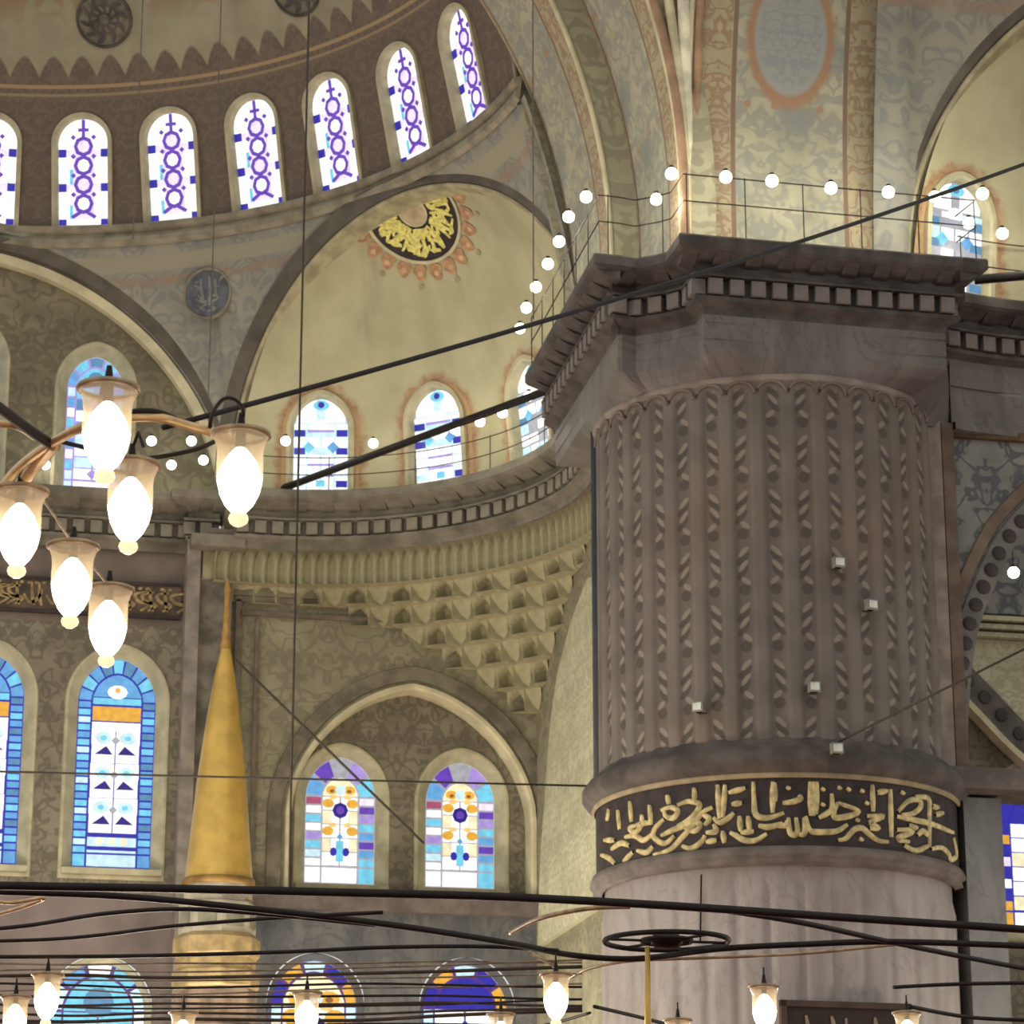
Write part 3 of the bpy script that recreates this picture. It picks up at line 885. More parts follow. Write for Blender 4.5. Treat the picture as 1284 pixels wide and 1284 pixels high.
M_SUN = plain('rust_paint', (172, 134, 100), .85, 0, .12, 9); M_SUNL = plain('light_rust_paint', (198, 164, 128), .85, 0, .1, 9)
for k in range(22):
    a = 2 * PI * k / 22 + .1
    ps = [((RM + .24) * cos(a), (RM + .24) * sin(a))]
    for i in range(12):
        tt = 2 * PI * i / 12; lx, ly = .165 * cos(tt), .145 * sin(tt) * (1.1 if cos(tt) < 0 else .75)
        rr = RM + .23 + lx; ps.append((rr * cos(a) - ly * sin(a), rr * sin(a) + ly * cos(a)))
    med('sunburst_petal', ps, [(0, 1 + i, 1 + (i + 1) % 12) for i in range(12)], .02, M_SUN)
    c0 = ((RM + .25) * cos(a), (RM + .25) * sin(a))
    med('petal_eye', [c0] + [(c0[0] + .055 * cos(2 * PI * i / 8), c0[1] + .055 * sin(2 * PI * i / 8)) for i in range(8)], [(0, 1 + i, 1 + (i + 1) % 8) for i in range(8)], .028, M_SUNL)
    if k % 2: 
        c1 = ((RM + .50) * cos(a), (RM + .50) * sin(a))
        med('petal_bud', [c1] + [(c1[0] + .06 * cos(2 * PI * i / 8), c1[1] + .06 * sin(2 * PI * i / 8)) for i in range(8)], [(0, 1 + i, 1 + (i + 1) % 8) for i in range(8)], .02, plain('bud_paint', (166, 152, 118), .85))

# ------------------------------------------------------------------ great arches on the pier
ZG = 18.0
def great_order(name, r0, r1, y0, y1, mirror, lab, mat_front):
    """one order of a great arch: soffit of radius r0, from depth y0 (front) to y1"""
    def T(x, y, z): return (x, y, z) if not mirror else (y - DY, x + DY, z)
    def arc(r, t):
        z = 16.85 + t * 11.0
        if z < ZG: return r, z
        a = (z - ZG) / r
        return r * cos(a), ZG + r * sin(a)
    root = empty(name, T(r0, (y0 + y1) / 2, 16.85)); tag(root, lab, 'arch', kind='structure')
    def sof(s, t):
        x, z = arc(r0, t); return T(x, y0 + (y1 - y0) * s, z)
    v, f, uv = grid(12, 60, sof, lambda s, t, p: (s * (y1 - y0), t * 11.0))
    mk('soffit', v, f, M_SOFF if mirror else M_SOFFL, root, uv=uv, smooth=True)
    for yy, r1 in ((y0, r0 + .5), (y1, 12.5)):
        def fr_(s, t):
            x, z = arc(r0, t); x2, z2 = arc(r1, t); return T(x + (x2 - x) * s, yy, z + (z2 - z) * s)
        v, f, uv = grid(4, 60, fr_, lambda s, t, p: (s * (r1 - r0), t * 11.0))
        mk('face', v, f, mat_front, root, uv=uv, smooth=True)
    for yy in (y0,):
        pth = [T(*((lambda q: (q[0] + .0, yy, q[1]))(arc(r0 - .01, t / 40)))) for t in range(41)]
        vv, ff = tube(pth, .045, 6); mk('edge_bead', vv, ff, M_ARCHL, root, smooth=True)
    return root
M_FACE = mat_wall('arch_face_paint', (152, 146, 120), (170, 163, 134), (122, 116, 98), .5, 3.0, 3.0, 8.0, .5)
great_order('trim_5', 9.85, 12.5, 39.1, 41.6, False, 'inner order of the great painted arch beside the half dome', M_FACE)
great_order('trim_6', 10.27, 12.5, 36.62, 39.1, False, 'outer order of the great painted arch rising behind the pier', M_FACE)
great_order('trim_7', 10.27, 12.5, DY + 10.4, DY + 13.5, True, 'broad painted soffit with medallion above the pier cornice', M_FACE)
sv, sf = [], []
for i in range(61):
    t = i / 60; z = 16.9 + 8.6 * t
    if z < ZS - .38: k = (ZS - .38 - z) / (ZS - .38 - 16.9); r_ = RD + (9.95 - RD) * k + .1 * 4 * k * (1 - k) * .8
    else: r_ = sqrt(max(RS * RS - (z - ZSPH) ** 2, 1)) if z > ZS else RD
    a = rad(4.6 if z < ZS - .38 else 6.3); xg = 9.85 if z < ZG else sqrt(9.85 ** 2 - (z - ZG) ** 2)
    sv += [(C[0] + (r_ - .03) * cos(a), C[1] + (r_ - .03) * sin(a) + .05, z), (xg + .3, 41.66, z)]
    if i: sf.append((2 * i - 2, 2 * i - 1, 2 * i + 1, 2 * i))
o = mk('trim_22', sv, sf, M_FACE, uv=[(p[0], p[2]) for p in sv]); tag(o, 'narrow plaster strip where the half dome meets the great arch', 'plaster', kind='structure')
def edge1(z):
    r = 10.27
    if z < ZG: return (r, 36.6, z)
    return (sqrt(r * r - (z - ZG) ** 2), 36.6, z)
def edge2(z):
    r = 10.27
    return (10.4, DY + (r if z < ZG else sqrt(r * r - (z - ZG) ** 2)), z)
def pp(s, t):
    z = 16.85 + 9.5 * t; a, b = edge1(z), edge2(z); k = .06 * sin(PI * s)
    return tuple(a[i] + (b[i] - a[i]) * s + (k if i == 0 else (k if i == 1 else 0)) for i in range(3))
v, f, uv = grid(8, 50, pp, lambda s, t, p: (s * .8, t * 9.5)); o = mk('ceiling_great_pendentive', v, f, M_FACE, uv=uv, smooth=True)
tag(o, 'slim foot of the great pendentive between the two painted arches', 'pendentive', kind='structure')
cl = empty('trim_9', (10.36, 36.58, 16.85)); tag(cl, 'cluster of slim coloured corner mouldings rising from the pier cornice', 'moulding', kind='structure')
for k, (dx, dy, r, mt_) in enumerate([(-.02, .10, .07, plain('rust_moulding', (154, 124, 98), .8)), (.0, -.02, .075, plain('cream_moulding', (196, 186, 152), .8)), (.14, -.03, .09, plain('pale_moulding', (214, 208, 180), .8)), (.30, .03, .06, plain('rust_moulding', (0, 0, 0)))]):
    pth = []
    for i in range(40):
        z = 16.85 + 9 * i / 39; a, b = edge1(z), edge2(z); s = [.05, .4, .75, 1.0][k]
        pth.append((a[0] + (b[0] - a[0]) * s + (.02 if k < 3 else .12), a[1] + (b[1] - a[1]) * s - .02, z))
    vv, ff = tube(pth, r, 8); mk('moulding', vv, ff, mt_, cl, smooth=True)

# ------------------------------------------------------------------ cornice all along (edge given in plan)
def arcpts(c, r, a0, a1, n): return [(c[0] + r * cos(rad(a0 + (a1 - a0) * i / n)), c[1] + r * sin(rad(a0 + (a1 - a0) * i / n))) for i in range(n + 1)]
EM = TM(*EC)
path_a = [(-9, 49.0), (4.2, 49.0), (4.2, 48.75), (5.1, 48.75)]
path_b = [(5.3, 48.42)] + arcpts(EC, 4.29, 94, -14, 46)
path_c = [(9.05, 41.6), (8.93, 36.48), (9.35, 36.50), (9.56, 36.55), (9.80, 36.37), (9.91, 36.24), (9.91, 35.52), (14.44, 35.56), (14.36, 36.28)]
path_d = arcpts((EM[0], EM[1]), 4.40, 106, 60, 20)
def offset_path(P, o):
    """shift a path to its left (into the wall) by o with mitred corners"""
    out = []
    for i in range(len(P)):
        p = Vector((*P[i], 0)); nn = []
        for a, b in ((i - 1, i), (i, i + 1)):
            if a >= 0 and b < len(P):
                d = Vector((P[b][0] - P[a][0], P[b][1] - P[a][1], 0))
                if d.length > 1e-6: d.normalize(); nn.append(Vector((-d.y, d.x, 0)))
        m = sum(nn, Vector()) / len(nn); k = m.length_squared
        m = m / max(k, .35); out.append((p.x + m.x * o, p.y + m.y * o))
    return out
PROF = [(1.3, 0.0), (.02, 0.0), (0, -.03), (0, -.16), (.04, -.20), (.34, -.30), (.34, -.42), (.26, -.46), (.26, -.50), (.40, -.52), (.40, -.76), (.30, -.78), (.30, -.84), (.44, -.90), (.46, -1.0)]
def sweep(P, prof, z0):
    rows = [offset_path(P, o) for o, z in prof]; n = len(prof); vs, fs = [], []
    for i in range(len(P)):
        for j in range(n): vs.append((rows[j][i][0], rows[j][i][1], z0 + prof[j][1]))
    for i in range(len(P) - 1):
        for j in range(n - 1): fs.append((i * n + j, (i + 1) * n + j, (i + 1) * n + j + 1, i * n + j + 1))
    return vs, fs
def along(P, step, start=0.0):
    out, acc = [], start
    for i in range(len(P) - 1):
        a, b = Vector((*P[i], 0)), Vector((*P[i + 1], 0)); L = (b - a).length
        if L < 1e-6: continue
        d = (b - a) / L
        while acc < L:
            q = a + d * acc; out.append((q.x, q.y, atan2(d.y, d.x))); acc += step
        acc -= L
    return out
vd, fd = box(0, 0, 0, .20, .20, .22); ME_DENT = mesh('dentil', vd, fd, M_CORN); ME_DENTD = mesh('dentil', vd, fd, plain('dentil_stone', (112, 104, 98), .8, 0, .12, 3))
def bracket_mesh(mat):
    v = [(-.11, -.10, .14), (.11, -.10, .14), (.11, .26, .06), (-.11, .26, .06), (-.11, -.10, .08), (.11, -.10, .08), (.11, .10, -.04), (-.11, .10, -.04), (.11, .26, -.08), (-.11, .26, -.08)]
    f = [(0, 1, 2, 3), (0, 4, 5, 1), (4, 7, 6, 5), (7, 9, 8, 6), (0, 3, 9, 7, 4), (1, 5, 6, 8, 2)]
    return mesh('bracket', v, f, mat)
ME_BR, ME_BRD = bracket_mesh(M_CORN), bracket_mesh(M_CORND)
def cornice(name, P, lab, mat, dm, bm_, keep=None):
    root = empty(name, (P[0][0], P[0][1], ZC)); tag(root, lab, 'cornice', kind='structure')
    v, f = sweep(P, PROF, ZC); mk('moulding', v, f, mat, root)
    inv = Matrix.Translation((P[0][0], P[0][1], ZC)).inverted()
    for x, y, a in along(offset_path(P, .36), .31, .15):
        if keep and not keep(x, y): continue
        o = put('dentil', dm, root, (x, y, ZC - .64), (0, 0, a), world=False); o.matrix_parent_inverse = inv
    for x, y, a in along(offset_path(P, .14), .47, .22):
        if keep and not keep(x, y): continue
        o = put('bracket', bm_, root, (x, y, ZC - .27), (0, 0, a), world=False); o.matrix_parent_inverse = inv
    return root
cornice('trim_10', path_a, 'straight stone cornice along the wall above the inscription band', M_CORN, ME_DENT, ME_BR, lambda x, y: x > .3)
cornice('trim_11', path_b, 'concave bracketed stone cornice sweeping under the beige semi dome', M_CORN, ME_DENT, ME_BR)
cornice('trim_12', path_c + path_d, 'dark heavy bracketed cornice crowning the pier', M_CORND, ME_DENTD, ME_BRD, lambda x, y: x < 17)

# ------------------------------------------------------------------ the great pier
pier = empty('fluted_pier', (PX, PY, 0)); tag(pier, 'huge round fluted stone pier with painted leaves and an inscription band', 'pier')
ZT, ZB = 15.12, 9.86
NF = 36
A_OFF = rad(-104)
def shaft_pt(s, t):
    a = s * 2 * PI; k = s * NF; fu = abs((k % 1) - .5) * .436
    z = ZT - .02 - (ZT - ZB) * t
    d = z; depth_top = ZT - .14
    lim = .14
    inside = fu < lim
    if z > depth_top - lim: inside = (fu * fu + max(0, z - (depth_top - lim)) ** 2) < lim * lim
    e = max(0, lim - sqrt(fu * fu + max(0, z - (depth_top - lim)) ** 2)) if inside else 0
    r = PR - .05 * min(1, e / .05)
    return (PX + r * cos(a), PY + r * sin(a), z)
vs, fs, uv = [], [], []
zt = sorted(set([i * .03 / (ZT - ZB) for i in range(14)] + [.08 + .92 * i / 30 for i in range(31)]))
nu = NF * 12
for t in zt:
    for i in range(nu + 1):
        s = i / nu; vs.append(shaft_pt(s, t)); uv.append((s * NF, (ZT - ZB) * t))
for j in range(len(zt) - 1):
    for i in range(nu):
        a = j * (nu + 1) + i; fs.append((a, a + nu + 1, a + nu + 2, a + 1))
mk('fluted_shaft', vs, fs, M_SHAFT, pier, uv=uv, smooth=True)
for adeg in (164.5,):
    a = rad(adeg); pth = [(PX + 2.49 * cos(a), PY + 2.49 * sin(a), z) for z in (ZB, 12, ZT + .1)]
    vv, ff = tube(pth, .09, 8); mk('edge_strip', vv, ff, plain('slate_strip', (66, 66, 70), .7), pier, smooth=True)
# scalloped arches over each flute
vs, fs = [], []
sc = None
for k in range(NF):
    a0 = 2 * PI * (k + .5) / NF
    ns = sin(a0) < .45
    if not ns: continue
    pth = []
    for i in range(9):
        t = PI * i / 8; du = .20 * cos(t); dz = .17 * sin(t)
        a = a0 + du / PR; pth.append((PX + (PR + .012) * cos(a), PY + (PR + .012) * sin(a), ZT - .24 + dz))
    vv, ff = tube(pth, .022, 5); mk('scallop', vv, ff, M_PINK, pier, smooth=True)
v, f = lathe([(PR - .02, ZT - .1), (PR + .03, ZT - .06), (PR + .05, ZT), (PR + .03, ZT + .04), (PR - .1, ZT + .05)], 120, c=(PX, PY, 0)); mk('shaft_collar', v, f, plain('collar_stone', (132, 121, 111), .75), pier, smooth=True)
# cap: polygon of the cornice shrinking to the round shaft
capP = offset_path(path_c, .46)
capP = [(p[0], p[1]) for p in capP] + [(14.3, 37.6), (14.3, 41.5), (9.5, 41.5)]
def ray_poly(a):
    d = (cos(a), sin(a)); best = 1e9
    for i in range(len(capP)):
        p, q = capP[i], capP[(i + 1) % len(capP)]
        ex, ey = q[0] - p[0], q[1] - p[1]; den = d[0] * ey - d[1] * ex
        if abs(den) < 1e-9: continue
        t = ((p[0] - PX) * ey - (p[1] - PY) * ex) / den; u = ((p[0] - PX) * d[1] - (p[1] - PY) * d[0]) / den
        if t > 0 and -1e-6 <= u <= 1 + 1e-6: best = min(best, t)
    return best if best < 1e8 else PR
angs = sorted(set([2 * PI * i / 240 for i in range(240)] + [atan2(p[1] - PY, p[0] - PX) % (2 * PI) for p in capP]))
rows = [(16.0, 1.0), (15.80, 1.0), (15.79, .97), (15.77, .97), (15.76, 1.0), (15.55, 1.0), (15.54, .97), (15.52, .97), (15.51, 1.0), (15.36, .98), (15.24, .6), (15.13, .05)]
vs, fs, uv = [], [], []
for a in angs:
    rp = ray_poly(a)
    for z, k in rows:
        r = PR + .03 + (rp - PR - .03) * k; vs.append((PX + r * cos(a), PY + r * sin(a), z)); uv.append((a * 2.6, z))
n = len(rows); m = len(angs)
for i in range(m):
    for j in range(n - 1): fs.append((i * n + j, ((i + 1) % m) * n + j, ((i + 1) % m) * n + j + 1, i * n + j + 1))
M_CAP = mat_marble('cap_stone', (100, 94, 89), (118, 112, 106), (88, 81, 76))
mk('cap_block', vs, fs, M_CAP, pier, uv=uv)
shp = [(13.3, 36.25), (13.86, 36.25), (13.93, 36.45), (14.15, 36.95), (14.43, 37.28), (14.43, 37.6), (13.3, 37.6)]
shb = [(13.62, 36.95), (13.8, 36.98), (13.95, 37.05), (14.15, 37.2), (14.40, 37.34), (14.40, 37.6), (13.5, 37.6)]
vs = [(x, y, 14.9) for x, y in shb] + [(shb[k][0] * .25 + shp[k][0] * .75, shb[k][1] * .25 + shp[k][1] * .75, 15.2) for k in range(7)] + [(x, y, 15.5) for x, y in shp] + [(x, y, 15.95) for x, y in shp]; n = 7
mk('cap_shoulder', vs, [tuple(range(n))[::-1], tuple(range(3 * n, 4 * n))] + [(k * n + i, k * n + (i + 1) % n, k * n + n + (i + 1) % n, k * n + n + i) for k in range(3) for i in range(n)], M_CAP, pier, uv=[(p[0], p[2]) for p in vs])
# torus, inscription band, lower ring, marble foot
v, f = lathe([(PR - .02, ZB + .12), (PR + .02, ZB + .08), (PR + .03, ZB + .02), (PR + .16, ZB - .04), (PR + .24, ZB - .14), (PR + .24, ZB - .26), (PR + .16, ZB - .36), (PR + .06, ZB - .40)], 120, c=(PX, PY, 0)); mk('torus_moulding', v, f, plain('torus_stone', (84, 76, 70), .7, 0, .15, 3), pier, smooth=True)
RB = PR + .05; ZB1, ZB0 = ZB - .40, 8.47
v, f = lathe([(RB + .05, ZB1 + .02), (RB + .06, ZB1 - .03), (RB + .02, ZB1 - .05)], 120, c=(PX, PY, 0)); mk('gilt_fillet', v, f, plain('dull_gilt', (150, 134, 104), .6), pier, smooth=True)
v, f = lathe([(RB, ZB1), (RB, ZB0)], 120, c=(PX, PY, 0)); mk('inscription_ground', v, f, M_BLACKP, pier, smooth=True)
v, f = lathe([(RB, ZB0 + .03), (RB + .06, ZB0 + .01), (RB + .09, ZB0 - .06), (RB + .09, ZB0 - .10), (RB + .03, ZB0 - .13), (RB + .05, ZB0 - .2), (PR - .03, ZB0 - .22)], 120, c=(PX, PY, 0)); mk('lower_ring', v, f, plain('lower_ring_stone', (108, 98, 91), .7), pier, smooth=True)
def foot_pt(s, t):
    a = s * 2 * PI; k = (s * NF) % 1; fu = abs(k - .5) * .436
    z = (ZB0 - .18) * (1 - t); lim = .19; ztop = ZB0 - .42
    q = sqrt(fu * fu + max(0, z - (ztop - lim)) ** 2)
    r = PR - .07 + .045 * min(1, max(0, lim - q) / .05)
    return (PX + r * cos(a), PY + r * sin(a), z)
v, f, uv = grid(NF * 10, 40, foot_pt, lambda s, t, p: (s * 15.7, p[2])); mk('marble_foot', v, f, M_MARB, pier, uv=uv, smooth=True)
# gold lettering on the band, pen strokes bent round the pier
TR1 = [[(700, 150), (702, 250)], [(855, 130), (862, 240), (870, 360)], [(905, 130), (898, 240), (890, 350)], [(830, 350), (870, 382), (930, 350), (965, 318)],
       [(1095, 110), (1100, 240), (1108, 320), (1150, 350), (1220, 345), (1300, 318)], [(1225, 110), (1225, 320)], [(590, 265), (660, 240), (735, 262), (700, 330), (650, 372), (590, 405)],
       [(430, 600), (540, 562), (620, 480), (690, 400), (760, 312), (825, 280)], [(480, 300), (540, 280), (590, 305), (560, 350), (510, 340), (500, 300)],
       [(500, 360), (440, 420), (430, 480), (500, 522), (570, 470)], [(320, 570), (380, 582), (425, 540)], [(620, 540), (680, 556), (750, 510), (772, 468)],
       [(270, 240), (282, 380)], [(310, 400), (352, 390), (305, 450), (268, 420), (310, 400)], [(940, 450), (980, 470), (1040, 502), (1110, 502), (1185, 458)],
       [(1002, 340), (1012, 445)], [(1060, 340), (1070, 440)], [(1010, 452), (1100, 440)], [(780, 450), (845, 440), (830, 395)], [(780, 512), (852, 500)],
       [(130, 290), (118, 370)], [(190, 300), (203, 430)], [(100, 500), (172, 500)], [(80, 600), (130, 622), (172, 662)], [(230, 642), (292, 580)], [(350, 330), (358, 382), (402, 382)],
       [(402, 265), (412, 400)], [(930, 182), (1042, 150)], [(890, 440), (902, 522)], [(1130, 402), (1200, 412), (1290, 388)], [(520, 200), (532, 262)],
       [(640, 420), (700, 440), (740, 400), (700, 380), (650, 420)], [(480, 470), (560, 430), (640, 400), (720, 350)], [(240, 480), (300, 470), (360, 500), (420, 460)],
       [(150, 560), (210, 520), (270, 540)], [(760, 330), (800, 360), (770, 400)], [(950, 260), (1020, 250)]]
TR2 = [[(5, 115), (12, 245)], [(60, 252), (130, 242), (182, 222), (168, 198)], [(215, 340), (240, 430), (300, 446), (420, 440), (492, 398)],
       [(245, 110), (250, 340)], [(290, 110), (285, 330)], [(268, 110), (268, 340)], [(300, 352), (360, 320), (392, 290), (388, 190)], [(430, 250), (570, 310), (430, 352), (402, 320), (430, 250)],
       [(660, 130), (666, 312)], [(430, 502), (482, 490), (540, 430), (592, 420), (640, 460), (700, 502), (765, 512)], [(780, 160), (787, 482)],
       [(620, 340), (732, 340), (650, 380), (702, 420), (640, 422)], [(690, 182), (762, 170)], [(830, 312), (900, 240), (972, 230), (980, 282), (930, 322), (850, 332)],
       [(820, 340), (920, 360), (1060, 392), (1200, 450)], [(940, 210), (1032, 220), (1040, 330), (1040, 545)], [(820, 430), (932, 440), (830, 490), (905, 512)],
       [(870, 532), (950, 572), (1032, 540)], [(1050, 562), (1120, 550), (1170, 592), (1182, 632), (1222, 600), (1202, 480)], [(100, 350), (112, 452), (160, 452), (150, 350)],
       [(205, 350), (207, 452), (170, 462)], [(1060, 272), (1102, 282)], [(1080, 332), (1132, 318)], [(10, 402), (82, 400), (92, 368)], [(960, 470), (1000, 440), (1030, 470)], [(900, 400), (960, 420)]]
DOTS2 = [(100, 150), (330, 160), (440, 150), (500, 160), (590, 170), (860, 182), (622, 252), (330, 262), (560, 365), (585, 495)]
def pen(pts, w):
    P = catmull(pts, 6); vs, fs = [], []
    Q = []
    for x, y in P:
        p = at_cyl(x, y, PX, PY, RB); a = atan2(p[1] - PY, p[0] - PX); Q.append((a * RB, min(p[2], ZB1 - .06)))
    for i, q in enumerate(Q):
        d = Vector((Q[min(i + 1, len(Q) - 1)][0] - Q[max(i - 1, 0)][0], Q[min(i + 1, len(Q) - 1)][1] - Q[max(i - 1, 0)][1]))
        if d.length < 1e-6: d = Vector((1, 0))
        d.normalize(); k = .6 + .4 * sin(PI * i / (len(Q) - 1))
        for s, rr in ((-1, .004), (-.7, .03), (.7, .03), (1, .004)):
            a = (q[0] - d.y * w * k * s) / RB; z = q[1] + d.x * w * k * s
            vs.append((PX + (RB + rr) * cos(a), PY + (RB + rr) * sin(a), z))
    for i in range(len(Q) - 1):
        for j in range(3): fs.append((i * 4 + j, (i + 1) * 4 + j, (i + 1) * 4 + j + 1, i * 4 + j + 1))
    return vs, fs
for L, ox in ((TR1, 740), (TR2, 970)):
    for s_ in L:
        vv, ff = pen([(ox + x / 5.35, 960 + y / 5.35) for x, y in s_], .042); mk('letter_stroke', vv, ff, M_GOLDP, pier, smooth=True)
for x, y in DOTS2:
    vv, ff = pen([(970 + (x - 14) / 5.35, 960 + (y - 8) / 5.35), (970 + (x + 14) / 5.35, 960 + (y + 8) / 5.35)], .03); mk('letter_dot', vv, ff, M_GOLDP, pier)
# dark inscription board low on the pier
bp = at_cyl(1058, 1268, PX, PY, PR + .02); ab_ = atan2(bp[1] - PY, bp[0] - PX)
bd = empty('inscription_board', (PX + (PR + .06) * cos(ab_), PY + (PR + .06) * sin(ab_), 5.95), (0, 0, ab_ + PI / 2)); tag(bd, 'dark framed inscription board fixed low on the marble pier', 'board')
v, f = box(0, 0, 0, 1.66, .06, .9); mk('panel', v, f, plain('board_dark', (52, 40, 34), .6), bd, world=False)
for x, z, sx, sz in ((0, .45, 1.8, .08), (0, -.45, 1.8, .08), (-.86, 0, .08, .98), (.86, 0, .08, .98)):
    v, f = box(x, -.03, z, sx, .09, sz); mk('frame', v, f, plain('board_frame', (74, 58, 48), .6), bd, world=False)
parts = []
for pts in [[(-.7, .1), (-.5, -.05), (-.3, .12), (-.1, -.02)], [(-.55, .3), (-.5, 0)], [(0, .28), (.02, -.1), (.2, -.1)], [(.3, .1), (.45, -.05), (.7, .08)], [(.4, .3), (.42, .1)], [(-.2, .3), (-.15, .1)], [(-.6, -.25), (-.2, -.2), (.2, -.28), (.6, -.2)]]:
    stroke2(parts, pts, .03, 0)
vs, fs = join(parts); mk('lettering', [(x, -.04, y) for x, y, z in vs], fs, plain('board_lettering', (140, 122, 100), .6), bd, world=False)
# small floodlight on the torus; boxes on the flutes stand in for reflections
for i, (px, py) in enumerate([(878, 893), (1050, 712), (1090, 765), (1020, 868), (1048, 945)]):
    p = at_cyl(px, py, PX, PY, PR + .10 if i < 4 else PR + .36); a = atan2(p[1] - PY, p[0] - PX)
    t = empty('floodlight', tuple(p), (0, 0, a + PI / 2))
    v, f = box(0, .02, 0, .10, .16, .02); mk('bracket', v, f, M_WIRE, t, world=False)
    v, f = box(0, -.05, .06, .16, .10, .14); hs = mk('housing', v, f, plain('pale_grey_metal', (128, 126, 116), .5), t, world=False)
    v, f = box(0, -.106, .06, .12, .012, .10); mk('lens', v, f, plain('lens_glass', (196, 200, 186), .2), hs, world=False)
    tag(t, 'small pale floodlight fixed on the torus moulding of the pier' if i == 4 else 'small pale box standing in for a reflection on the painted flutes of the pier', 'floodlight', 'reflection boxes on the pier flutes' if i < 4 else None)

# ------------------------------------------------------------------ back wall below the cornice
X0, X1, XR = -9.0, 4.55, 10.97
YL = 49.55
bigw = [(3.46, 10.25, 1.36, 3.72), (1.16, 10.25, 1.36, 3.72), (-1.14, 10.25, 1.36, 3.72)]
lowL = [(3.35, 5.6, 1.6, 3.0)]
def panel(name, x0, x1, z0, z1, y, mat, holes_, lab, pointed=.25):
    o = flat_holes(name, [(x0, z0), (x1, z0), (x1, z1), (x0, z1)], holes_, lambda x, z: (x, y, z), mat)
    return tag(o, lab, 'wall', kind='structure')
panel('wall_back_left', X0, X1, 9.75, 14.55, YL, M_WALL, [hole_poly(x, z, w, h, .2, .22) for x, z, w, h in bigw], 'ornamented grey-brown wall around the tall blue windows')
panel('wall_back_left_frieze', X0, X1, 14.55, 16.3, YL, M_WALLB, [], 'purple-brown wall strip above and below the inscription band')
panel('wall_back_left_lower', X0, X1, 0, 9.75, YL, plain('mauve_marble', (112, 100, 94), .7, 0, .12, .8), [hole_poly(x, z, w, h, .0, .1) for x, z, w, h in lowL], 'mauve lower wall under the tall blue windows')
for i, (x, z, w, h) in enumerate(bigw[:2]):
    t = win_border(w, h, .24, 20, ['cyan', 'ice', 'cyan', 'sky'], ['sky', 'cyan', 'sky', 'teal'], ['sky', 'cyan', 'sky', 'teal', 'cyan', 'teal', 'sky', 'cyan', 'sky', 'ice'], centre_blue, .2, ground='blue')
    set_win(t, (x, YL, z), 0, ['tall blue bordered window with an amber bar and violet triangles, beside the pilaster and gilded spire', 'tall blue bordered window one bay further from the gilded spire'][i])
    v, f = box(0, .02, -.12, w + .36, .35, .10); mk('sill', v, f, M_FRAME, t, world=False)
t = win_border(1.6, 3.0, .2, 8, ['white', 'cyan', 'lilac'], ['ice', 'white', 'sky'], ['ice', 'sky', 'white', 'cyan', 'ice', 'white'], centre_cyan, .1, prof=[(.1, 0), (.08, -.03), (0, .2)], ground='plum')
set_win(t, (3.35, YL, 5.6), 0, 'low blue and white window seen through the chandelier wires under the tall blue window')
# inscription band
ib = empty('inscription_band', (3, YL, 14.72)); tag(ib, 'dark inscription band with worn gold lettering on the wall beside the pilaster', 'inscription')
v, f = box(-2.25, YL - .045, 15.0, 13.5, .08, .62); mk('ground', v, f, plain('band_brown', (84, 70, 58), .7, 0, .2, 3), ib)
for zz in (14.70, 15.30):
    v, f = box(-2.25, YL - .06, zz, 13.5, .10, .05); mk('border', v, f, M_BLACKP, ib)
rnd = random.Random(11); parts = []
x = .3
while x < 4.4:
    k = rnd.random(); b0 = 14.80
    if k < .35: parts_p = [(x, 15.22), (x + .02, 14.95), (x + .06, b0)]
    elif k < .65: parts_p = [(x, 15.0), (x + .12, 14.85), (x + .26, 14.95), (x + .32, 15.1)]
    else: parts_p = [(x + .2, 15.15), (x, 15.1), (x + .05, 14.98), (x + .25, 14.92), (x + .1, b0)]
    stroke2(parts, parts_p, .032, 0); 
    if rnd.random() < .6: stroke2(parts, [(x + .05, 15.2), (x + .12, 15.22)], .03, 0)
    x += .13
vs, fs = join(parts); mk('lettering', [(a, YL - .095, b) for a, b, c in vs], fs, plain('worn_gold', (146, 124, 84), .6, 0, .2, 8), ib)
# pilaster
pl = empty('trim_13', (4.95, YW, 0)); tag(pl, 'grey stone corner pilaster behind the gilded spire', 'pilaster', kind='structure')
v, f = box(4.66, 49.30, 8.05, .24, .5, 16.1); mk('shaft_face', v, f, plain('pilaster_pale', (132, 122, 112), .8), pl)
v, f = box(5.06, 49.42, 8.05, .62, .4, 16.1); mk('shaft', v, f, plain('pilaster_dark', (104, 97, 86), .8, 0, .2, 3), pl)
v, f = box(5.05, 49.12, 15.98, .95, .75, .22); mk('capital', v, f, M_CORN, pl)
# right hand panel with the pointed arch
def parch(x0, x1, zs, za, n=14):
    xm = (x0 + x1) / 2; L, R_ = [], []
    for i in range(n + 1):
        t = i / n; k = sin(t * PI / 2) ** .95
        z = zs + (za - zs) * (k * .82 + .18 * t)
        xl = x0 + (xm - x0) * (1 - cos(t * PI / 2)) ** .88
        L.append((xl, z)); R_.append((x1 - (xl - x0), z))
    return L + R_[::-1][1:]
AP = parch(6.56, 10.86, 11.3, 13.62)
arch_hole = [(6.56, 9.9)] + AP + [(10.86, 9.9)]
flat_holes('wall_back_panel', [(5.35, 9.9), (6.56, 9.9)] + AP + [(10.86, 9.9), (XR, 9.9), (XR, 15.2), (5.35, 15.2)], [], lambda x, z: (x, YW, z), M_PANEL)
tag(bpy.data.objects['wall_back_panel'], 'carved olive wall panel around the pointed arch beneath the muqarnas', 'wall', kind='structure')
YR = YW + .45
pw = [(7.52, 10.18, 1.26, 2.28), (9.70, 10.18, 1.26, 2.28)]
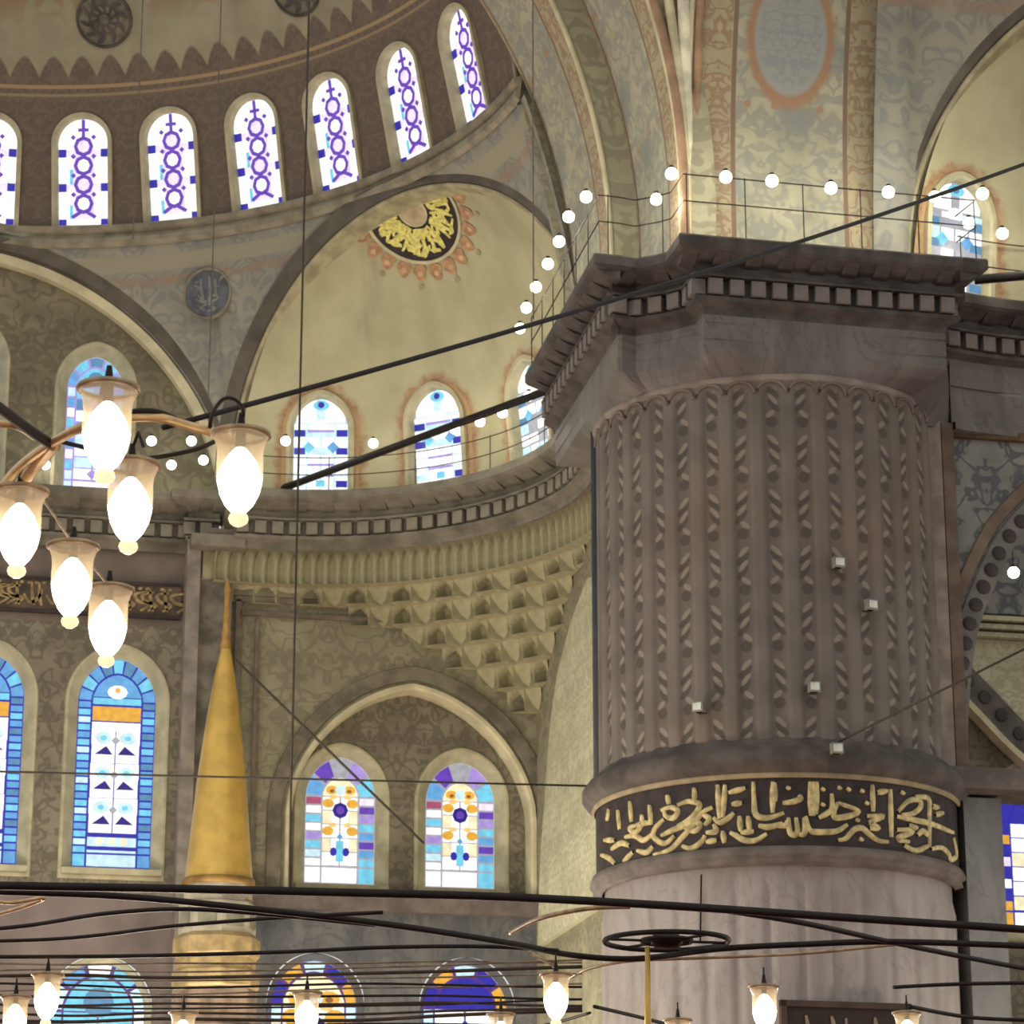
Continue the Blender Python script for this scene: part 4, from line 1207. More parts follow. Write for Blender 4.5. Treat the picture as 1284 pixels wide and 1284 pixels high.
panel('wall_back_recess', 6.3, 10.95, 9.9, 13.9, YR, M_WALL, [hole_poly(x, z, w, h, .2, .2) for x, z, w, h in pw], 'mottled wall inside the pointed arch around the paired windows')
lcol = ['white', 'ice', 'sky', 'ice', 'cyan', 'white', 'red', 'lilac', 'red']; rcol = ['sky', 'cyan', 'sky', 'violet', 'cyan', 'sky', 'violet', 'pink', 'lilac']
for i, (x, z, w, h) in enumerate(pw):
    t = win_border(w, h, .30, 8, ['white', 'ice', 'cyan', 'lilac', 'white', 'cyan', 'white', 'red'], ['cyan', 'sky', 'violet', 'sky', 'cyan', 'lilac', 'violet', 'pink'], ['sky', 'violet', 'grey', 'lilac', 'cyan', 'white'], centre_yellow, .2, ground='grey')
    set_win(t, (x, YR, z), 0, ['amber and cyan stained window under the pointed arch, next to the gilded spire', 'amber and cyan stained window under the pointed arch, next to the side wall'][i])
    v, f = box(0, .0, -.12, w + .40, .4, .10); mk('sill', v, f, M_FRAME, t, world=False)
pa = empty('trim_14', (8.7, YW, 9.9)); tag(pa, 'pointed arch moulding framing the paired stained windows', 'arch', kind='structure')
def path_band(name, P, prof, mat, parent):
    """P in (x,z) on the back wall; prof (outward, depth y)"""
    vs, fs = [], []; n = len(prof)
    for i, p in enumerate(P):
        a, b = P[max(i - 1, 0)], P[min(i + 1, len(P) - 1)]
        d = Vector((b[0] - a[0], b[1] - a[1])).normalized(); nn = Vector((-d.y, d.x))
        for o_, y in prof: vs.append((p[0] + nn.x * o_, y, p[1] + nn.y * o_))
    for i in range(len(P) - 1):
        for j in range(n - 1): fs.append((i * n + j, (i + 1) * n + j, (i + 1) * n + j + 1, i * n + j + 1))
    return mk(name, vs, fs, mat, parent)
AP2 = [(6.56, 9.9), (6.56, 10.6)] + AP + [(10.86, 10.6), (10.86, 9.9)]
path_band('soffit', AP2, [(0, YW + .46), (0, YW - .02), (.04, YW - .06), (.10, YW - .06), (.12, YW)], M_ARCHL, pa)
path_band('archivolt', AP2, [(.16, YW), (.18, YW - .05), (.42, YW - .05), (.44, YW)], plain('archivolt_olive', (112, 105, 88), .8, 0, .15, 3), pa)
fr_ = empty('trim_15', (5.5, YW, 15)); tag(fr_, 'raised rectangular moulding framing the pointed arch panel', 'moulding', kind='structure')
for (cx, cz, sx, sz) in ((7.0, 15.12, 3.1, .10), (7.0, 14.86, 2.9, .08), (5.52, 12.5, .10, 5.2), (5.86, 12.3, .06, 4.9)):
    v, f = box(cx, YW - .03, cz, sx, .1, sz); mk('moulding', v, f, plain('frame_moulding', (112, 100, 86), .8), fr_)
panel('wall_back_lower', 4.55, XR, 0, 9.9, YW, M_DMARB, [hole_poly(x, 5.7, 1.5, 3.05, 0, .1) for x in (7.05, 9.72)], 'blue-grey marble lower wall beneath the paired windows')
v, f = box(8.1, YW - .06, 9.75, 5.7, .3, .34); o = mk('trim_16', v, f, plain('sill_band', (104, 94, 88), .7)); tag(o, 'dark stone band under the paired windows', 'band', kind='structure')
for i, x in enumerate((7.05, 9.72)):
    t = win_border(1.5, 3.05, .2, 8, ['amber', 'navy', 'cream', 'ice'], ['cream', 'blue', 'amber', 'ice'], ['blue', 'amber', 'ice', 'blue', 'amber', 'white'], centre_yellow if i == 0 else centre_white, .1, prof=[(.1, 0), (.08, -.03), (0, .2)], ground='plum', mf=M_DMARB)
    set_win(t, (x, YW, 5.7), 0, ['low amber and blue window in the marble wall beside the minbar, behind lamp wires', 'low blue and white window in the marble wall beside the pier, behind lamp wires'][i])
for x0_, x1_ in ((5.35, 10.97),):
    v, f = box(6.9, YW - .04, 15.35, 3.1, .12, .34); mk('band', v, f, M_PANEL, fr_, uv=[(a[0], a[2]) for a in v])

# side wall (behind the pier) with its tall light arch
SP = [(43.0, 9.0), (49.02, 9.0), (48.75, 10.5), (48.38, 11.53), (47.72, 13.1), (46.47, 14.08), (45.1, 14.6), (43.0, 14.3)]
def side(name, pts, x, mat, lab):
    o = mk(name, [(x, y, z) for y, z in pts], [tuple(range(len(pts)))], mat, uv=[(y, z) for y, z in pts]); return tag(o, lab, 'wall', kind='structure')
side('wall_side', [(41.5, 0), (50, 0), (50, 16.3), (41.5, 16.3)], XR, M_PANEL, 'olive side wall hidden behind the pier')
sm = catmull([(p[0], p[1], 0) for p in SP[1:7]], 6); sm = [(p[0], p[1]) for p in sm]
o = mk('trim_17', [(XR - .10, y, z) for y, z in [SP[0]] + sm + [SP[7]]] + [(XR + .02, y, z) for y, z in [SP[0]] + sm + [SP[7]]],
       [tuple(range(len(sm) + 2))] + [(i, i + 1, len(sm) + 3 + i, len(sm) + 2 + i) for i in range(len(sm) + 1)], M_SIDE, uv=[(y, z) for y, z in [SP[0]] + sm + [SP[7]]] * 2)
tag(o, 'tall pale painted arch surface on the side wall next to the pier', 'arch', kind='structure')

# ------------------------------------------------------------------ muqarnas squinch under the semi dome cornice
mq = empty('muqarnas_squinch', (EC[0], EC[1], 13.2)); tag(mq, 'tiered stone muqarnas cells filling the corner under the concave cornice', 'muqarnas', kind='structure')
def cell_mesh(w, h, dpt, pointed=True):
    nx, nz = 8, 7; vs, fs = [], []
    for j in range(nz + 1):
        for i in range(nx + 1):
            x = (i / nx - .5); z = j / nz
            lim = .42 * (1 - max(0, (z - .45) / .55) ** 1.6)
            q = max(0, 1 - abs(x) / lim) if lim > .02 else 0
            y = dpt * min(1, 1.5 * q) * (.85 if z < .95 else .3) - .10 * z * z * dpt * 2
            vs.append((x * w, y, (z) * h))
    for j in range(nz):
        for i in range(nx):
            a = j * (nx + 1) + i; fs.append((a, a + 1, a + nx + 2, a + nx + 1))
    k = len(vs)                                   # soffit under the cell
    vs += [(-w / 2, 0, 0), (w / 2, 0, 0), (w / 2, .62, .0), (-w / 2, .62, .0)]
    fs.append((k, k + 3, k + 2, k + 1))
    return mesh('muqarnas_cell', vs, fs, M_MUQ, smooth=False)
def facet_mesh(w, h):
    v = [(-w / 2, 0, 0), (w / 2, 0, 0), (0, .20, 0), (-w / 2, -.05, h), (w / 2, -.05, h), (0, -.10, h), (0, .06, h * .55), (-w / 2, .5, 0), (w / 2, .5, 0), (-w * .26, .12, h * .3), (w * .26, .12, h * .3)]
    f = [(0, 9, 3), (9, 6, 3), (3, 6, 5), (5, 6, 4), (6, 10, 4), (10, 1, 4), (0, 2, 9), (2, 6, 9), (2, 10, 6), (2, 1, 10), (0, 7, 8, 1, 2)]
    return mesh('muqarnas_cell', v, f, M_MUQ)
tiers = [(7.05, 13.28, .40), (6.70, 13.66, .40), (6.34, 14.04, .38), (5.98, 14.40, .36), (5.62, 14.74, .34), (5.28, 15.06, .30)]
mqi = Matrix.Translation(mq.location).inverted()
for r, z, h in tiers:
    cx, cy = XR - EC[0], YW - EC[1]
    a0 = math.acos(min(1, cx / r)) if r > cx else rad(-10); a1 = math.asin(min(1, cy / r)) if r > cy else rad(100)
    L = r * (a1 - a0); n = max(2, int(round(L / .40))); me = cell_mesh(L / n * 1.02, h, .28); me2 = facet_mesh(L / n * 1.02, h)
    for i in range(n):
        a = a0 + (a1 - a0) * (i + .5) / n
        o = put('muqarnas_cell', me if (i + tiers.index((r, z, h))) % 2 else me2, mq, (EC[0] + r * cos(a), EC[1] + r * sin(a), z), (0, 0, a - PI / 2), world=False); o.matrix_parent_inverse = mqi
me = cell_mesh(.222, .66, .11)
n = 44
for i in range(n):                               # top row of tall flutes
    a = rad(-12) + rad(112) * (i + .5) / n
    o = put('muqarnas_flute', me, mq, (EC[0] + 4.98 * cos(a), EC[1] + 4.98 * sin(a), 15.34), (0, 0, a - PI / 2), world=False)
    o.matrix_parent_inverse = mqi
v, f = lathe([(4.72, 16.2), (4.75, 16.05), (4.86, 16.02), (4.9, 15.95)], 60, rad(-14), rad(102), (EC[0], EC[1], 0)); mk('fillet', v, f, M_PINK, mq)
v, f = lathe([(5.1, 16.05), (5.12, 15.4), (5.5, 15.3)], 60, rad(-14), rad(102), (EC[0], EC[1], 0)); mk('backing', v, f, M_MUQ, mq)

# ------------------------------------------------------------------ right hand bay behind the pier
YB = 37.45
RA = [(14.52, 9.9)] + [(p[0], p[1]) for p in [(14.54, 10.67), (14.72, 11.84), (15.07, 12.69), (15.53, 13.45), (16.4, 14.2), (17.4, 14.5), (18.4, 14.2), (19.3, 13.4), (19.9, 12.0), (20.1, 10.6), (20.1, 9.9)]]
RAs = [(p[0], p[1]) for p in catmull([(a, b, 0) for a, b in RA], 4)]
flat_holes('wall_right', [(13.6, 9.9)] + RAs + [(21.5, 9.9), (21.5, 16.3), (13.6, 16.3)], [], lambda x, z: (x, YB, z), M_SPAN); tag(bpy.data.objects['wall_right'], 'grey-blue ornamented spandrel wall to the right of the pier', 'wall', kind='structure')
rb = empty('trim_18', (14.5, YB, 14.9)); tag(rb, 'plain stone frieze with brown moulding between right cornice and spandrel', 'frieze', kind='structure')
v, f = sweep(path_d, [(.44, -.9), (.46, -1.3), (.49, -1.31), (.49, -1.34), (.46, -1.35), (.46, -1.88), (.36, -1.9), (.36, -2.0), (.6, -2.02)], ZC); mk('frieze', v, f, M_CAP, rb, uv=[(a[0], a[2]) for a in v])
v, f = box(17.9, YB - .04, 14.9, 7.2, .14, .12); mk('moulding', v, f, plain('brown_moulding', (94, 74, 54), .7), rb)
v, f = box(14.36, YB - .10, 12.4, .18, .22, 5.2); mk('edge_strip', v, f, plain('strip_brown', (104, 88, 76), .7), rb)
v, f = box(14.14, YB - .14, 12.4, .2, .22, 5.2); mk('edge_strip', v, f, plain('strip_pale', (134, 122, 110), .7), rb)
va = empty('trim_19', (14.5, YB, 9.9)); tag(va, 'arch of alternating dark round studs beside the pier', 'arch', kind='structure')
def r_band(prof, mat, nm):
    vs, fs = [], []; n = len(prof)
    for i, p in enumerate(RAs):
        a, b = RAs[max(i - 1, 0)], RAs[min(i + 1, len(RAs) - 1)]
        d = Vector((b[0] - a[0], b[1] - a[1])).normalized(); nn = Vector((-d.y, d.x))
        for o_, y in prof: vs.append((p[0] + nn.x * o_, y, p[1] + nn.y * o_))
    for i in range(len(RAs) - 1):
        for j in range(n - 1): fs.append((i * n + j, (i + 1) * n + j, (i + 1) * n + j + 1, i * n + j + 1))
    mk(nm, vs, fs, mat, va)
r_band([(0, YB + 1.2), (0, YB - .04), (.30, YB - .04), (.32, YB)], plain('voussoir_ground', (112, 108, 102), .7), 'archivolt')
r_band([(.34, YB), (.36, YB - .05), (.52, YB - .05), (.54, YB)], plain('arch_brown', (112, 96, 82), .7), 'outer_band')
me_st = None
vv, ff = lathe([(0, .05), (.07, .045), (.10, .02), (.11, -.01)], 12)
me_st = mesh('stud', vv, ff, plain('stud_dark', (70, 64, 62), .7), smooth=True)
acc = .1; last = None
vai = Matrix.Translation(va.location).inverted()
for x, y, a in along(RAs, .29, .1):
    nx, nz = -sin(a), cos(a)
    o = put('stud', me_st, va, (x + nx * .15, YB - .05, y + nz * .15), (PI / 2, 0, 0), world=False); o.matrix_parent_inverse = vai
# space behind that arch
panel('wall_far_right', 12, 26, 0, 20, 44.6, M_WALL, [hole_poly(18.55, 8.9, 1.6, 2.7, .2, .2)], 'dim wall behind the arch to the right of the pier')
t = win_border(1.6, 2.7, .3, 8, ['amber', 'blue', 'white', 'blue', 'pink', 'blue', 'amber', 'blue'], ['amber', 'blue', 'white', 'blue', 'pink', 'blue', 'amber', 'blue'], ['blue', 'violet', 'blue', 'violet', 'blue', 'white'], centre_white, .2, ground='blue')
set_win(t, (18.55, 44.6, 8.9), 0, 'bright blue and amber bordered window below the studded arch beside the pier')
ia = empty('trim_20', (18, 44.2, 11.2)); tag(ia, 'inner pale arch seen through the arch right of the pier', 'arch', kind='structure')
IA = [(16.9, 12.9), (17.4, 12.4), (18.0, 11.8), (18.8, 11.2)]
P_ = [(p[0], p[1]) for p in catmull([(a, b, 0) for a, b in IA], 6)]
def ia_band(o0, o1, y, mat, nm):
    vs, fs = [], []
    for i, p in enumerate(P_):
        a, b = P_[max(i - 1, 0)], P_[min(i + 1, len(P_) - 1)]; d = Vector((b[0] - a[0], b[1] - a[1])).normalized(); nn = Vector((-d.y, d.x))
        for o_, yy in ((o0, y + .3), (o0, y), (o1, y), (o1, y + .3)): vs.append((p[0] + nn.x * o_, yy, p[1] + nn.y * o_))
    for i in range(len(P_) - 1):
        for j in range(3): fs.append((i * 4 + j, (i + 1) * 4 + j, (i + 1) * 4 + j + 1, i * 4 + j + 1))
    mk(nm, vs, fs, mat, ia)
ia_band(-.06, .04, 44.2, M_ARCHL, 'pale_bead'); ia_band(.04, .5, 44.25, plain('inner_arch_grey', (96, 90, 84), .8), 'grey_band'); VP = [(16.5, 13.75), (20.5, 13.75), (20.5, 10.4), (19.0, 11.3), (18.05, 12.15), (17.25, 12.95), (16.5, 13.6)]
mk('lit_vault', [(x, 44.42, z) for x, z in VP], [tuple(range(7))], M_SIDE, ia, uv=VP)
for k in range(3):
    v, f = box(18.4, 44.35 - k * .06, 13.80 + k * .13, 4.2, .2, .08); mk('step', v, f, M_SIDE, ia, uv=[(a[0], a[2]) for a in v])
v, f = box(18.4, 44.3, 15.2, 4.2, .2, 2.1); mk('ornament_field', v, f, M_SPAN, ia, uv=[(a[0], a[2]) for a in v])
for k in range(6):
    p = P_[2 + k * 3]; v, f = lathe([(0, .04), (.10, .03), (.12, 0)], 10); mk('rosette', [(p[0] + .2 + a, 44.24 - c, p[1] + .2 + b) for a, b, c in v], f, plain('stud_dark', (70, 64, 62)), ia)
v, f = box(17.5, YB + .1, 9.74, 7.6, 1.0, .3); o = mk('trim_21', v, f, plain('impost', (98, 90, 84), .7)); tag(o, 'stone impost ledge under the arch to the right of the pier', 'ledge', kind='structure')
v, f = box(14.70, YB + .45, 4.77, .56, .9, 9.54); o = mk('wall_right_lower', v, f, M_MARB2, uv=[(a[0], a[2]) for a in v]); tag(o, 'grey marble jamb below the impost right of the pier', 'wall', kind='structure')

# ------------------------------------------------------------------ floor
v, f = box(0, 30, -.05, 70, 90, .1); o = mk('floor', v, f, M_CARPET); tag(o, 'red carpeted prayer hall floor', 'floor', kind='structure')

# ------------------------------------------------------------------ railing and bulbs on the cornice
rail_path = [(p[0], p[1]) for p in offset_path(path_c + path_d, .08)]
def railing(name, P, lab, z0=ZC, hts=(.52, .92), step=.85):
    t = empty(name, (P[0][0], P[0][1], z0)); tag(t, lab, 'railing')
    for h in hts:
        vv, ff = tube([(x, y, z0 + h) for x, y in P], .010, 5); mk('rail_wire', vv, ff, M_IRON, t)
    vp, fp = tube([(0, 0, 0), (0, 0, hts[-1] + .02)], .009, 5); me = mesh('post', vp, fp, M_IRON)
    inv = Matrix.Translation((P[0][0], P[0][1], z0)).inverted()
    for x, y, a in along(P, step, .05):
        o = put('post', me, t, (x, y, z0), None, world=False); o.matrix_parent_inverse = inv
    return t
railing('wire_railing', offset_path(path_c, .1), 'thin black wire railing standing on the pier cornice')
railing('wire_railing', offset_path(path_b, .1), 'thin wire railing standing on the concave cornice', hts=(.3, .62), step=1.6)
railing('wire_railing', offset_path(path_d, .1), 'thin wire railing on the cornice right of the pier', hts=(.5, .9), step=1.2)
M_BULB = glow('bulb_glow', (255, 250, 232), 6.0)
vb, fb = lathe([(0, .085), (.05, .075), (.085, .03), (.088, -.01), (.07, -.055), (.03, -.08), (0, -.085)], 12); ME_BULB = mesh('glass', vb, fb, M_BULB, smooth=True)
vs_, fs_ = lathe([(.03, .07), (.034, .12), (.0, .13)], 8); ME_CAPB = mesh('socket', vs_, fs_, M_IRON)
def bulb(p, lab, grp, power=10):
    t = empty('light_bulb', tuple(p)); tag(t, lab, 'light bulb', grp)
    put('glass', ME_BULB, t, world=False); put('socket', ME_CAPB, t, world=False)
    if power: lamp_light((0, 0, .02), power, (1, .95, .82), .09, t)
    return t
def near_path(px, py, P, z):
    """place on the ray of a pixel whose height is z (the rail height)"""
    q = atz(px, py, z); return (q[0], q[1], q[2])
for px, py in [(735, 247), (823, 250), (842, 218), (910, 222), (968, 227), (1042, 236), (1114, 241), (1172, 247), (1232, 243)]:
    bulb(near_path(px, py, None, 17.82), 'glowing round bulb on the wire railing along the front of the pier cornice', 'bulbs along the pier cornice front', 190)
for px, py in [(713, 272), (701, 303), (687, 331), (672, 360), (660, 386), (652, 412)]:
    bulb(near_path(px, py, None, 17.82), 'glowing round bulb on the railing along the side of the pier cornice', 'bulbs along the pier cornice side', 100)
for px, py in [(1215, 280), (1257, 293)]:
    bulb(near_path(px, py, None, 17.75), 'glowing round bulb before the pale leaded window by the pier cornice', 'bulbs by the leaded window', 100)
for px, py in [(358, 553), (468, 556), (570, 538), (602, 529), (630, 518), (663, 497)]:
    bulb(near_path(px, py, None, 17.55), 'glowing round bulb on the railing of the concave cornice', 'bulbs on the concave cornice', 80)
for px, py in [(57, 583), (190, 553), (240, 553), (215, 583), (255, 577)]:
    bulb(near_path(px, py, None, 17.45), 'glowing round bulb on the straight cornice behind the lamp chandelier', 'bulbs on the straight cornice', 60)
bb = bulb(aty(1271, 718, 38.2), 'single bright bulb hanging by a cord in the studded arch right of the pier', None, 60)
v, f = tube([(0, 0, .1), (0, 0, 1.3)], .008, 5); mk('cord', v, f, M_IRON, bb, world=False)

# ------------------------------------------------------------------ tie bars and cables
def cable(name, pts, r, mat, lab, cat='cable', grp=None, seg=6):
    v, f = tube(pts, r, seg); o = mk(name, v, f, mat, smooth=True); return tag(o, lab, cat, grp)
a, b = atz(345, 616, 17.05), atz(720, 477, 17.05)
cable('tie_bar', [a, (a + b) / 2, b], .065, M_IRON, 'thick black iron tie bar across the mouth of the beige semi dome', 'tie bar')
a, b = atz(1222, 351, 16.98), atz(1420, 333, 16.98)
cable('tie_bar', [a, (a + b) / 2, b], .07, M_IRON, 'thick black tie bar leaving the right end of the pier cornice', 'tie bar')
a, b = ORG + ray(205, 536) * 12.2, ORG + ray(1300, 200) * 19.0
pts = []
for i in range(43):
    t = i / 24; p = a + (b - a) * t; p = p + np.array([0, 0, -.062 * 4 * t * (1 - t)]); pts.append(p)
cable('chandelier_cable', pts, .014, M_IRON, 'long black cable slanting up from the lamp chandelier across the pier cornice')
for (x0, y0, x1, y1, Y, lab) in ((388, -20, 371, 1120, 34.0, 'thin vertical wire hanging in front of the semi dome and arch panel'), (278, -20, 262, 500, 36.0, 'faint vertical wire hanging past the slate roundel'), (180, -20, 176, 300, 36.0, 'faint vertical wire hanging in front of the ring windows'), (668, -20, 664, 400, 36.0, 'faint vertical wire hanging beside the great arch')):
    p0 = aty(x0, y0, Y); p1 = aty(x1, y1, Y); p1 = np.array([p0[0], Y, p1[2]])
    cable('hanging_wire', [p0, (p0 + p1) / 2, p1], .015 if x0 == 388 else .010, M_WIRE if x0 == 388 else M_WIREL, lab, 'wire')
a, b = aty(296, 828, 44), aty(531, 1057, 47); cable('slanting_wire', [a, (a + b) / 2, b], .022, M_WIRE, 'thin dark wire slanting down from the spire finial to the paired windows', 'wire')
a, b = aty(-20, 967, 40), aty(760, 986, 40); cable('level_wire', [a, (a + b) / 2, b], .016, M_WIRE, 'thin level wire crossing the tall blue window and the spire', 'wire')
a, b = at_cyl(1048, 932, PX, PY, PR + .3), ORG + ray(1300, 806) * 36; cable('slanting_wire', [a, (a + b) / 2, b], .016, M_WIRE, 'thin wire running from the pier torus floodlight up to the right arch', 'wire')

# ------------------------------------------------------------------ minbar with gilded spire
MXx, MYy = 5.08, 47.3
mb = empty('minbar', (MXx, MYy, 0)); tag(mb, 'stone minbar tower topped by a tall gilded conical spire', 'minbar')
def mlathe(name, prof, mat, seg=16, sm=True):
    v, f = lathe(prof, seg, c=(MXx, MYy, 0)); return mk(name, v, f, mat, mb, smooth=sm)
mlathe('spire_cone', [(.575, 9.66), (.56, 9.78), (.50, 10.4), (.41, 11.4), (.29, 12.4), (.17, 13.2), (.085, 13.62)], M_GOLD, 16)
mlathe('finial', [(.085, 13.62), (.10, 13.70), (.075, 13.76), (.07, 13.84), (.085, 13.92), (.06, 14.0), (.06, 14.14), (.075, 14.22), (.05, 14.3), (.05, 14.6), (.065, 14.66), (.02, 14.86), (0, 14.88)], plain('dull_gold', (178, 138, 80), .5, .4, .1, 6), 12)
mlathe('spire_rim', [(.50, 9.70), (.60, 9.68), (.61, 9.60), (.57, 9.56)], plain('spire_rim_gold', (150, 116, 66), .5, .3), 24)
mlathe('drum', [(.57, 9.58), (.57, 9.30), (.64, 9.26), (.64, 8.72), (.62, 8.70)], M_STONEL, 8, False)
for k in range(8):
    a = 2 * PI * (k + .5) / 8
    v, f = box(0, 0, 0, .30, .04, .30); Rm = Matrix.Rotation(a + PI / 2, 4, 'Z')
    v = [tuple(Matrix.Translation((MXx + .6 * cos(a), MYy + .6 * sin(a), 9.0)) @ Rm @ Vector(q)) for q in v]
    mk('drum_panel', v, f, plain('drum_panel_grey', (132, 128, 110), .8), mb)
mlathe('gilt_cornice', [(.64, 8.76), (.72, 8.68), (.72, 8.42), (.66, 8.36), (.66, 8.2), (.72, 8.14), (.72, 7.9), (.66, 7.84)], plain('worn_gilt', (170, 146, 102), .6, .1, .12, 4), 8, False)
mlathe('canopy_body', [(.68, 7.9), (.68, 7.3), (.74, 7.25), (.74, 7.0)], plain('canopy_stone', (132, 112, 94), .7, 0, .18, 3), 8, False)
for sx in (-1, 1):
    for sy in (-1, 1):
        v, f = lathe([(.09, 3.2), (.08, 3.5), (.08, 6.8), (.12, 7.02)], 10, c=(MXx + .55 * sx, MYy + .55 * sy, 0)); mk('canopy_column', v, f, M_STONEL, mb, smooth=True)
v, f = box(MXx, MYy, 1.6, 1.5, 1.5, 3.2); mk('platform', v, f, M_STONEL, mb)

# ------------------------------------------------------------------ glass oil-lamp style fittings
M_LAMP = glow('lamp_glass', (255, 247, 224), 5.5)
M_COLLAR = glow('lamp_collar', (222, 190, 146), .35)
_p = M_COLLAR.node_tree.nodes['Principled BSDF']; _p.inputs['Base Color'].default_value = (*lin((226, 200, 160)), 1); _p.inputs['Alpha'].default_value = .5; _p.inputs['Roughness'].default_value = .15
LP_BODY = [(.0, -.045), (.018, -.055), (.040, -.078), (.066, -.115), (.084, -.160), (.090, -.178), (.088, -.20), (.078, -.245), (.056, -.29), (.032, -.318), (.024, -.326)]
LP_COL = [(.112, -.004), (.102, -.03), (.094, -.055), (.091, -.09), (.0925, -.13), (.092, -.18)]
LP_RIM = [(.104, 0), (.110, .010), (.120, .006), (.122, -.006), (.112, -.014), (.104, -.008)]
LP_FIN = [(.022, -.324), (.036, -.332), (.040, -.348), (.034, -.364), (.016, -.376), (0, -.378)]
def lmesh(nm, prof, mat, seg=18):
    v, f = lathe(prof, seg); return mesh(nm, v, f, mat, smooth=True)
ME_L = [('glass_body', lmesh('glass_body', LP_BODY, M_LAMP)), ('glass_collar', lmesh('glass_collar', LP_COL, M_COLLAR)), ('rim', lmesh('rim', LP_RIM, M_BRONZE)),
        ('finial', lmesh('finial', LP_FIN, glow('lamp_finial', (250, 226, 180), 1.2)))]
hv, hf = join([tube([(0, 0, .01), (0, 0, .09)], [.022, .010], 8), tube([(-.1, 0, .0), (0, 0, .02), (.1, 0, .0)], .008, 5), tube([(0, -.1, .0), (0, 0, .02), (0, .1, .0)], .008, 5), tube([(0, 0, .02), (0, 0, -.08)], .02, 8)])
ME_H = mesh('hanger', hv, hf, M_IRON)
def oil_lamp(p, lab, grp, power=14, sc=1.0, up=.0):
    t = empty('hanging_glass_lamp', tuple(p)); t.scale = (sc,) * 3; tag(t, lab, 'lamp', grp)
    for nm, me in ME_L: put(nm, me, t, world=False)
    put('hanger', ME_H, t, world=False)
    if up:
        v, f = tube([(0, 0, .08), (0, 0, up)], .006, 5); mk('stem', v, f, M_IRON, t, world=False)
    if power: lamp_light((0, 0, -.2), power, (1, .84, .58), .09, t)
    return t
ZL = 5.2
lp = {}
for k, (px, py) in {'a': (136, 487), 'b': (302, 545), 'c': (165, 583), 'd': (26, 616), 'e': (92, 685), 'f': (137, 739)}.items():
    lp[k] = Vector(atz(px, py, ZL))
labs = {'a': 'glowing glass lamp hanging before the cyan tympanum window', 'b': 'glowing glass lamp at the cable end of the chandelier', 'c': 'glowing glass lamp hanging over the cornice, between two higher lamps', 'd': 'glowing glass lamp at the end of the broad bronze arm',
        'e': 'glowing glass lamp hanging before the inscription band', 'f': 'glowing glass lamp just above the head of the tall blue window'}
for k in lp: oil_lamp(lp[k], labs[k], 'lamps of the small chandelier', 10)
ch = empty('lamp_chandelier', (.2, 11.8, 5.2)); tag(ch, 'bronze hoop and curved arms carrying the cluster of glass lamps', 'chandelier')
ZH = ZL + .06
def zpts(L, z): return [tuple(atz(x, y, z)) for x, y in L]
def arm(nm, L, r, mat, z=ZH):
    P = catmull([atz(x, y, z + dz) for x, y, dz in L], 8); v, f = tube(P, r, 8); return mk(nm, v, f, mat, ch, smooth=True)
M_BRL = plain('lit_bronze', (206, 172, 122), .35, .35, .1, 8)
arm('arm', [(-60, 470, 0), (0, 512, 0), (45, 545, 0), (70, 560, 0)], .022, M_IRON)
arm('arm', [(-20, 640, 0), (20, 590, 0), (70, 553, 0), (120, 530, 0), (190, 523, 0), (240, 535, 0), (290, 548, 0)], .020, M_BRL)
arm('arm', [(60, 560, .02), (120, 527, .02), (185, 515, .02), (230, 529, .02), (268, 543, .02)], .012, M_IRON)
arm('arm', [(-20, 530, 0), (20, 534, 0), (44, 548, 0)], .016, M_BRL)
arm('arm', [(70, 552, 0), (110, 562, 0), (170, 575, 0), (240, 565, 0), (280, 548, 0)], .010, M_IRON)
arm('scroll', [(262, 545, 0), (266, 520, .03), (278, 502, .05), (292, 500, .05), (304, 512, .03), (304, 530, .01)], .008, M_IRON)
arm('strut', [(68, 556, 0), (40, 590, 0), (10, 628, 0), (-10, 650, 0)], .028, M_BRL)
arm('strut', [(120, 552, 0), (160, 580, .0), (170, 585, 0)], .008, M_IRON)
arm('hoop', [(-30, 690, 0), (30, 612, 0), (92, 681, 0), (137, 735, 0)], .006, M_BRONZE)
for k, e in (('a', (120, 535)), ('c', (180, 560)), ('d', (40, 590))):
    q = atz(e[0], e[1], ZH); v, f = tube([tuple(lp[k] + Vector((0, 0, .07))), tuple((lp[k] + Vector(q)) / 2 + Vector((0, 0, .10))), tuple(q)], .008, 6); mk('strut', v, f, M_IRON, ch)
# the big ring chandelier, level hoops at one height
ZR = 4.98
rc = empty('ring_chandelier', (4, 23, ZR)); tag(rc, 'great chandelier of dark level hoops and wires spanning the hall', 'chandelier')
def hoop(L, r, mat=M_IRON, z=ZR, nm='hoop'):
    P = catmull([atz(x, y, z) for x, y in L], 8); v, f = tube(P, r, 6); return mk(nm, v, f, mat, rc, smooth=True)
for x, y, w in ((1, 43.5, 900), (5, 46, 700), (8.6, 45.4, 800), (-5, 42, 800), (3, 36, 1500), (16.8, 34.5, 500), (0, 30, 900)):  # unseen point lights added to brighten the bays, no lamp bodies there
    lamp_light((x - 4, y - 23, -.5), w, (1, .95, .80), .5, rc, 'added_fill_light')
hoop([(-40, 1110), (200, 1114), (420, 1119), (640, 1125), (860, 1137), (1080, 1152), (1320, 1168), (1620, 1192)], .032)
hoop([(-40, 1117), (150, 1124), (330, 1141), (500, 1161), (640, 1183), (720, 1198), (800, 1202), (900, 1190), (1010, 1184), (1125, 1181), (1320, 1188), (1620, 1204)], .026)
hoop([(905, 1141), (1010, 1158), (1125, 1183), (1220, 1202), (1320, 1220), (1620, 1268)], .022)
hoop([(-40, 1168), (40, 1160), (130, 1146), (225, 1140), (330, 1146), (470, 1160)], .018)
